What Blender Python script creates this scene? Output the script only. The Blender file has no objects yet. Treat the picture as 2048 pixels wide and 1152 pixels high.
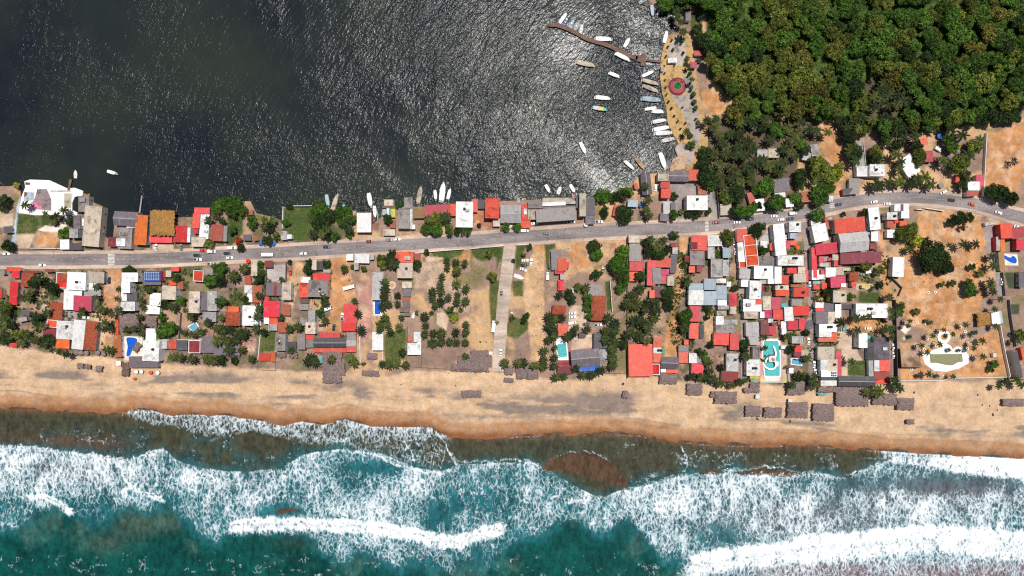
import bpy, bmesh, math, random
import numpy as np
from mathutils import Vector, Matrix
random.seed(7); rng = np.random.default_rng(7)
PI = math.pi
# ---------------------------------------------------------------- camera, sky, sun, exposure
S = 0.32                      # metres per photo pixel on the ground
HC = 437.0                    # flying height of the camera
scene = bpy.context.scene
cam = bpy.data.cameras.new('Camera'); camo = bpy.data.objects.new('Camera', cam)
scene.collection.objects.link(camo); scene.camera = camo
camo.location = (0, 0, HC); camo.rotation_euler = (0, 0, 0)
cam.sensor_width = 36; cam.lens = 36 * HC / (2048 * S); cam.clip_start = 5; cam.clip_end = 4000
SUN_ZEN, SUN_DX, SUN_DY = math.radians(15.5), 0.50, 0.866
world = bpy.data.worlds.new('World'); scene.world = world; world.use_nodes = True
wn = world.node_tree.nodes; bg = wn['Background']; sky = wn.new('ShaderNodeTexSky')
sky.sky_type = 'NISHITA'; sky.sun_disc = False; sky.sun_elevation = PI/2 - SUN_ZEN
sky.sun_rotation = math.atan2(SUN_DX, SUN_DY)
bg.inputs['Strength'].default_value = 0.065
world.node_tree.links.new(sky.outputs[0], bg.inputs['Color'])
sl = bpy.data.lights.new('Sun', 'SUN'); sl.energy = 5.0; sl.angle = math.radians(0.5); sl.color = (1, 0.955, 0.89)
so = bpy.data.objects.new('Sun', sl); scene.collection.objects.link(so)
sd = Vector((SUN_DX*math.sin(SUN_ZEN), SUN_DY*math.sin(SUN_ZEN), math.cos(SUN_ZEN)))
so.rotation_euler = sd.to_track_quat('Z', 'Y').to_euler(); so.location = sd * 600
vs = scene.view_settings; vs.view_transform = 'Standard'; vs.look = 'None'; vs.gamma = 1; vs.use_curve_mapping = False
vs.exposure = -0.05
scene.cycles.max_bounces = 5; scene.cycles.diffuse_bounces = 2; scene.cycles.glossy_bounces = 2
scene.cycles.use_denoising = False
try: scene.cycles.filter_width = 1.2
except Exception: pass
COL = scene.collection
# ---------------------------------------------------------------- helpers
def W(px, py, z=0.0):
    """where a thing seen at this photo position stands when its visible top is z metres high"""
    k = 1 - z / HC
    return ((px - 1024) * S * k, (576 - py) * S * k)
def tag(o, label=None, cat=None, group=None, kind=None):
    if label: o['label'] = label
    if cat: o['category'] = cat
    if group: o['group'] = group
    if kind: o['kind'] = kind
    return o
def mk(name, verts, faces, mat=None, parent=None, smooth=False):
    me = bpy.data.meshes.new(name); me.from_pydata([tuple(v) for v in verts], [], faces); me.update()
    if mat is not None: me.materials.append(mat)
    if smooth: me.polygons.foreach_set('use_smooth', [True]*len(me.polygons))
    o = bpy.data.objects.new(name, me); COL.objects.link(o)
    if parent is not None: o.parent = parent
    return o
def put(name, me, parent=None, loc=None):
    o = bpy.data.objects.new(name, me); COL.objects.link(o)
    if parent is not None: o.parent = parent
    if loc is not None: o.location = loc
    return o
def empty(name, loc, rz=0):
    o = bpy.data.objects.new(name, None); COL.objects.link(o); o.location = loc; o.rotation_euler = (0, 0, rz)
    o.empty_display_size = 0.5
    return o
def copy_tree(o, parent=None):
    c = o.copy(); COL.objects.link(c); c.parent = parent
    for ch in list(o.children): copy_tree(ch, c)
    return c
class G:
    """collects geometry for one mesh"""
    def __init__(s): s.v = []; s.f = []
    def add(s, v, f):
        n = len(s.v); s.v += [tuple(x) for x in v]; s.f += [tuple(i+n for i in q) for q in f]; return s
    def box(s, x0, y0, z0, x1, y1, z1, top=None):
        t = top or (x0, y0, x1, y1)
        v = [(x0,y0,z0),(x1,y0,z0),(x1,y1,z0),(x0,y1,z0),(t[0],t[1],z1),(t[2],t[1],z1),(t[2],t[3],z1),(t[0],t[3],z1)]
        return s.add(v, [(3,2,1,0),(4,5,6,7),(0,1,5,4),(1,2,6,5),(2,3,7,6),(3,0,4,7)])
    def cyl(s, x, y, z0, z1, r0, r1=None, n=12, x1=None, y1=None):
        r1 = r0 if r1 is None else r1; x1 = x if x1 is None else x1; y1 = y if y1 is None else y1
        v = []; f = []
        for (cx, cy, z, r) in ((x,y,z0,r0),(x1,y1,z1,r1)):
            for i in range(n):
                a = 2*PI*i/n; v.append((cx+r*math.cos(a), cy+r*math.sin(a), z))
        for i in range(n): f.append((i,(i+1)%n,n+(i+1)%n,n+i))
        f.append(tuple(range(n-1,-1,-1))); f.append(tuple(range(n,2*n)))
        return s.add(v, f)
    def prism(s, pts, z0, z1):
        n = len(pts); ar = sum(pts[i][0]*pts[(i+1)%n][1]-pts[(i+1)%n][0]*pts[i][1] for i in range(n))
        if ar < 0: pts = pts[::-1]
        v = [(x,y,z0) for x,y in pts]+[(x,y,z1) for x,y in pts]
        f = [tuple(range(n-1,-1,-1)), tuple(range(n,2*n))]+[(i,(i+1)%n,n+(i+1)%n,n+i) for i in range(n)]
        return s.add(v, f)
    def o(s, name, mat=None, parent=None, smooth=False): return mk(name, s.v, s.f, mat, parent, smooth)
# ---------------------------------------------------------------- colours (albedo, word)
C = dict(
 wh=((.76,.75,.73),'white'), cr=((.50,.42,.33),'cream'), gy=((.24,.21,.20),'weathered grey'), lg=((.40,.38,.37),'pale grey'),
 pk=((.68,.065,.05),'salmon pink'), rd=((.62,.025,.015),'bright red'), rs=((.46,.045,.05),'faded red'), or_=((.62,.10,.012),'orange'),
 tc=((.34,.07,.03),'terracotta'), mr=((.20,.018,.025),'maroon'), mg=((.50,.04,.10),'magenta pink'),
 sl=((.075,.065,.075),'dark slate'), pu=((.135,.11,.125),'dark purple grey'), gn=((.10,.32,.13),'green'),
 bl=((.02,.12,.42),'blue'), lb=((.34,.42,.48),'pale blue grey'), tq=((.10,.42,.42),'turquoise'), ye=((.62,.50,.05),'yellow'),
 ok=((.30,.15,.035),'ochre'), br=((.14,.075,.05),'brown'), nv=((.015,.03,.10),'dark blue'), bk=((.02,.02,.022),'black'),
 dk=((.02,.035,.04),'dark green'), tn=((.42,.30,.18),'tan'), ol=((.22,.22,.13),'olive'), wd=((.20,.11,.08),'brown wooden'),
 th=((.20,.15,.13),'thatched'))
def col(c): return C['or_'] if c == 'or' else C[c]
_m = {}
def mat(kind, c='wh', rough=None, arg=None):
    key = (kind, c, rough, arg)
    if key in _m: return _m[key]
    base = col(c)[0] if isinstance(c, str) else c
    m = bpy.data.materials.new('%s_%s' % (kind, c if isinstance(c, str) else 'own')); m.use_nodes = True; _m[key] = m
    nt = m.node_tree; N = nt.nodes; L = nt.links; bs = N['Principled BSDF']
    bs.inputs['Roughness'].default_value = rough if rough is not None else 0.85
    if kind == 'plain':
        bs.inputs['Base Color'].default_value = (*base, 1); return m
    if kind == 'glass':
        bs.inputs['Base Color'].default_value = (.02,.03,.035,1); bs.inputs['Roughness'].default_value = .12; return m
    if kind == 'carpaint':
        bs.inputs['Base Color'].default_value = (*base,1); bs.inputs['Roughness'].default_value = .35
        bs.inputs['Coat Weight'].default_value = .5; return m
    def nz(scale, vec, detail=3, rough_=.6, dist=0):
        n = N.new('ShaderNodeTexNoise'); n.inputs['Scale'].default_value = scale; n.inputs['Detail'].default_value = detail
        n.inputs['Roughness'].default_value = rough_; n.inputs['Distortion'].default_value = dist; L.new(vec, n.inputs['Vector']); return n.outputs['Fac']
    def ramp(fac, stops):
        r = N.new('ShaderNodeValToRGB'); e = r.color_ramp.elements
        while len(e) < len(stops): e.new(.5)
        for i,(p,cc) in enumerate(stops): e[i].position = p; e[i].color = (*cc,1)
        L.new(fac, r.inputs['Fac']); return r.outputs['Color']
    def mix(a, b, f, mode='MIX'):
        x = N.new('ShaderNodeMix'); x.data_type = 'RGBA'; x.blend_type = mode
        for sock, val in ((6,a),(7,b)):
            if hasattr(val,'node'): L.new(val, x.inputs[sock])
            else: x.inputs[sock].default_value = (*val,1)
        if hasattr(f,'node'): L.new(f, x.inputs[0])
        else: x.inputs[0].default_value = f
        return x.outputs[2]
    def bump(h, s, d=.3):
        b = N.new('ShaderNodeBump'); b.inputs['Strength'].default_value = s; b.inputs['Distance'].default_value = d
        L.new(h, b.inputs['Height']); L.new(b.outputs[0], bs.inputs['Normal'])
    def vary(c):
        h = N.new('ShaderNodeHueSaturation'); m1 = N.new('ShaderNodeMapRange'); m1.inputs[3].default_value = .72; m1.inputs[4].default_value = 1.12
        m2 = N.new('ShaderNodeMapRange'); m2.inputs[3].default_value = .488; m2.inputs[4].default_value = .516; w_ = N.new('ShaderNodeMath'); w_.operation = 'FRACT'
        m3 = N.new('ShaderNodeMath'); m3.operation = 'MULTIPLY'; m3.inputs[1].default_value = 17.0; L.new(oi.outputs['Random'], m3.inputs[0]); L.new(m3.outputs[0], w_.inputs[0])
        L.new(oi.outputs['Random'], m1.inputs[0]); L.new(w_.outputs[0], m2.inputs[0]); L.new(m1.outputs[0], h.inputs['Value']); L.new(m2.outputs[0], h.inputs['Hue']); L.new(c, h.inputs['Color']); return h.outputs[0]
    tc = N.new('ShaderNodeTexCoord'); oi = N.new('ShaderNodeObjectInfo'); geo = N.new('ShaderNodeNewGeometry')
    ofs = N.new('ShaderNodeVectorMath'); ofs.operation = 'MULTIPLY_ADD'; ofs.inputs[1].default_value = (1,1,1)
    cr = N.new('ShaderNodeCombineXYZ'); mu = N.new('ShaderNodeMath'); mu.operation = 'MULTIPLY'; mu.inputs[1].default_value = 90
    L.new(oi.outputs['Random'], mu.inputs[0])
    for i in range(3): L.new(mu.outputs[0], cr.inputs[i])
    L.new(tc.outputs['Object'], ofs.inputs[0]); L.new(cr.outputs[0], ofs.inputs[2]); P = ofs.outputs[0]
    dark = tuple(x*.42 for x in base); lite = tuple(min(.86, x*1.18+.02) for x in base); grime = tuple(x*.5+.03 for x in base)
    if kind == 'flat':      # rendered concrete roof with stains and patches
        c1 = ramp(nz(.22, P, 6, .7, .4), [(.35, dark if c!='wh' else tuple(x*.5 for x in base)), (.49, base), (.75, lite)])
        c2 = mix(c1, ramp(nz(1.3, P, 4, .8), [(.32, (.36,.33,.31)), (.52, (1,1,1))]), .75, 'MULTIPLY')
        L.new(vary(c2), bs.inputs['Base Color']); bump(nz(1.0, P, 4), .25, .08)
    elif kind == 'corr':    # sheet metal: ribs, odd panels, rust and fading
        w = N.new('ShaderNodeTexWave'); w.inputs['Scale'].default_value = .9; w.bands_direction = 'X' if arg != 'y' else 'Y'
        L.new(tc.outputs['Object'], w.inputs['Vector'])
        br = N.new('ShaderNodeTexBrick'); br.inputs['Scale'].default_value = 1; br.inputs['Mortar Size'].default_value = .04
        br.inputs['Brick Width'].default_value = 1.1; br.inputs['Row Height'].default_value = 3.1; br.offset = .5
        br.inputs['Color1'].default_value = (1,1,1,1); br.inputs['Color2'].default_value = (.80,.80,.80,1); br.inputs['Mortar'].default_value = (.6,.6,.6,1)
        L.new(P, br.inputs['Vector'])
        c1 = ramp(nz(.3, P, 5, .7), [(.30, grime), (.44, base), (.56, base), (.72, tuple(min(.8,x*.85+.12) for x in base))])
        c2 = mix(c1, br.outputs['Color'], .8, 'MULTIPLY')
        c3 = mix(c2, ramp(nz(.8, P, 5, .75), [(.30, (.42,.37,.34)), (.46, (1,1,1))]), .75, 'MULTIPLY')
        L.new(vary(c3), bs.inputs['Base Color']); bump(w.outputs['Fac'], .5, .06); bs.inputs['Roughness'].default_value = .6
    elif kind == 'tile':
        br = N.new('ShaderNodeTexBrick'); br.inputs['Scale'].default_value = 1; br.inputs['Mortar Size'].default_value = .06
        br.inputs['Brick Width'].default_value = .7; br.inputs['Row Height'].default_value = .9
        br.inputs['Color1'].default_value = (1,1,1,1); br.inputs['Color2'].default_value = (.55,.5,.5,1); br.inputs['Mortar'].default_value = (.45,.4,.4,1)
        L.new(P, br.inputs['Vector'])
        hot = (min(.7,base[0]*1.5), base[1]*1.6, base[2]*1.2)
        c1 = ramp(nz(.9, P, 5, .8), [(.3, dark), (.48, base), (.68, hot)])
        L.new(mix(c1, br.outputs['Color'], .75, 'MULTIPLY'), bs.inputs['Base Color']); bump(br.outputs['Fac'], .6, -.08)
    elif kind == 'thatch':
        mp = N.new('ShaderNodeMapping'); mp.inputs['Scale'].default_value = (.55, 2.2, .55) if arg != 'y' else (2.2,.55,.55); L.new(P, mp.inputs['Vector'])
        f = nz(1.25, mp.outputs[0], 6, .8, .5)
        c1 = ramp(f, [(.32, tuple(x*.25 for x in base)), (.5, base), (.68, tuple(min(.8,x*2.1+.02) for x in base))])
        L.new(c1, bs.inputs['Base Color']); bump(f, .9, .3)
    elif kind == 'leaf':
        hsv = N.new('ShaderNodeHueSaturation')
        f = nz(.55, geo.outputs['Position'], 3, .7)
        c1 = ramp(f, [(.36, tuple(x*.45 for x in base)), (.5, base), (.64, tuple(x*1.9 for x in base))])
        L.new(c1, hsv.inputs['Color'])
        mr = N.new('ShaderNodeMapRange'); mr.inputs[3].default_value = .65; mr.inputs[4].default_value = 1.4; L.new(oi.outputs['Random'], mr.inputs[0]); L.new(mr.outputs[0], hsv.inputs['Value'])
        L.new(hsv.outputs[0], bs.inputs['Base Color']); bs.inputs['Roughness'].default_value = .75; bs.inputs['Specular IOR Level'].default_value = .18
    elif kind == 'paint':
        c1 = mix(base, ramp(nz(.8, P, 4, .7), [(.3,(.6,.58,.55)),(.5,(1,1,1))]), .5, 'MULTIPLY'); L.new(c1, bs.inputs['Base Color'])
    elif kind == 'pool':
        f = nz(.9, P, 3, .6, .8)
        c1 = ramp(f, [(.35, tuple(x*.8 for x in base)), (.6, base), (.75, tuple(min(.85,x*1.25+.03) for x in base))])
        L.new(c1, bs.inputs['Base Color']); bs.inputs['Roughness'].default_value = .12; bump(f, .12, .1)
    elif kind == 'solar':
        br = N.new('ShaderNodeTexBrick'); br.offset = 0; br.inputs['Scale'].default_value = 1; br.inputs['Brick Width'].default_value = 1.1; br.inputs['Row Height'].default_value = 2.0
        br.inputs['Mortar Size'].default_value = .12; br.inputs['Color1'].default_value = (.02,.05,.16,1); br.inputs['Color2'].default_value = (.03,.08,.24,1); br.inputs['Mortar'].default_value = (.5,.55,.6,1)
        L.new(tc.outputs['Object'], br.inputs['Vector']); L.new(br.outputs['Color'], bs.inputs['Base Color']); bs.inputs['Roughness'].default_value = .3
    elif kind == 'planks':
        br = N.new('ShaderNodeTexBrick'); br.inputs['Scale'].default_value = 1; br.inputs['Brick Width'].default_value = 3; br.inputs['Row Height'].default_value = .9
        br.inputs['Mortar Size'].default_value = .07; br.inputs['Color1'].default_value = (*base,1); br.inputs['Color2'].default_value = (*[x*.6 for x in base],1); br.inputs['Mortar'].default_value = (*[x*.25 for x in base],1)
        L.new(P, br.inputs['Vector']); L.new(mix(br.outputs['Color'], ramp(nz(1.2,P,4),[(.3,(.6,.6,.6)),(.6,(1.2,1.2,1.2))]), .6,'MULTIPLY'), bs.inputs['Base Color'])
    return m
# ---------------------------------------------------------------- fields on the photo plane
def fbm(X, Y, size, oct=4, seed=0, gain=.55, ax=1, ay=1):
    r = np.random.default_rng(seed); out = np.zeros(X.shape); a = 1; tot = 0; s = size
    for o in range(oct):
        T = r.random((256,256)); u = X/(s*ax)+1000+o*17.3; v = Y/(s*ay)+1000+o*9.1
        iu = np.floor(u).astype(int); iv = np.floor(v).astype(int); fu = u-iu; fv = v-iv
        fu = fu*fu*(3-2*fu); fv = fv*fv*(3-2*fv)
        g = lambda i,j: T[(iv+j)%256,(iu+i)%256]
        out += a*((g(0,0)*(1-fu)+g(1,0)*fu)*(1-fv)+(g(0,1)*(1-fu)+g(1,1)*fu)*fv); tot += a; a *= gain; s /= 2
    return out/tot
def sdf(X, Y, poly):
    """signed distance in px, negative inside"""
    P = np.array(poly, float); n = len(P); d2 = np.full(X.shape, 1e18); ins = np.zeros(X.shape, bool)
    for i in range(n):
        a = P[i]; b = P[(i+1)%n]; e = b-a; wx = X-a[0]; wy = Y-a[1]
        t = np.clip((wx*e[0]+wy*e[1])/(e@e+1e-9),0,1); d2 = np.minimum(d2,(wx-t*e[0])**2+(wy-t*e[1])**2)
        c = (a[1] > Y) != (b[1] > Y)
        with np.errstate(divide='ignore', invalid='ignore'):
            xs = a[0]+(Y-a[1])/(e[1] if e[1] else 1e-9)*e[0]
        ins ^= c & (X < xs)
    d = np.sqrt(d2); return np.where(ins,-d,d)
def pline(X, Y, pts):
    P = np.array(pts, float); d2 = np.full(X.shape,1e18)
    for i in range(len(P)-1):
        a = P[i]; e = P[i+1]-a; wx = X-a[0]; wy = Y-a[1]; t = np.clip((wx*e[0]+wy*e[1])/(e@e+1e-9),0,1)
        d2 = np.minimum(d2,(wx-t*e[0])**2+(wy-t*e[1])**2)
    return np.sqrt(d2)
def sm(a, b, x):
    t = np.clip((x-a)/(b-a),0,1); return t*t*(3-2*t)
def axis(lo, a, b, hi, step, far):
    return np.concatenate([np.arange(lo, a, far), np.arange(a, b, step), np.arange(b, hi+far, far)])
def grid_mesh(name, xs, ys, Z, mat_, colors=None, foam=None, keep=None):
    nx, ny = len(xs), len(ys); X, Y = np.meshgrid(xs, ys)
    co = np.stack([(X-1024)*S, (576-Y)*S, Z], -1).reshape(-1,3)
    i = np.arange(ny-1)[:,None]*nx+np.arange(nx-1)[None]; q = np.stack([i, i+nx, i+nx+1, i+1], -1).reshape(-1,4)
    if keep is not None:
        k = keep.reshape(-1); q = q[k[q].any(1)]
    me = bpy.data.meshes.new(name); me.vertices.add(len(co)); me.vertices.foreach_set('co', co.astype(np.float32).ravel())
    me.loops.add(len(q)*4); me.loops.foreach_set('vertex_index', q.astype(np.int32).ravel())
    me.polygons.add(len(q)); me.polygons.foreach_set('loop_start', np.arange(0,len(q)*4,4,dtype=np.int32)); me.polygons.foreach_set('loop_total', np.full(len(q),4,np.int32))
    me.update(calc_edges=True); me.polygons.foreach_set('use_smooth', np.ones(len(q),bool))
    if colors is not None:
        at = me.attributes.new('Col','FLOAT_COLOR','POINT'); at.data.foreach_set('color', np.concatenate([colors, np.ones(colors.shape[:2]+(1,))],-1).astype(np.float32).ravel())
    if foam is not None:
        at = me.attributes.new('foam','FLOAT','POINT'); at.data.foreach_set('value', foam.astype(np.float32).ravel())
    me.materials.append(mat_)
    o = bpy.data.objects.new(name, me); COL.objects.link(o); return o
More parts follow.
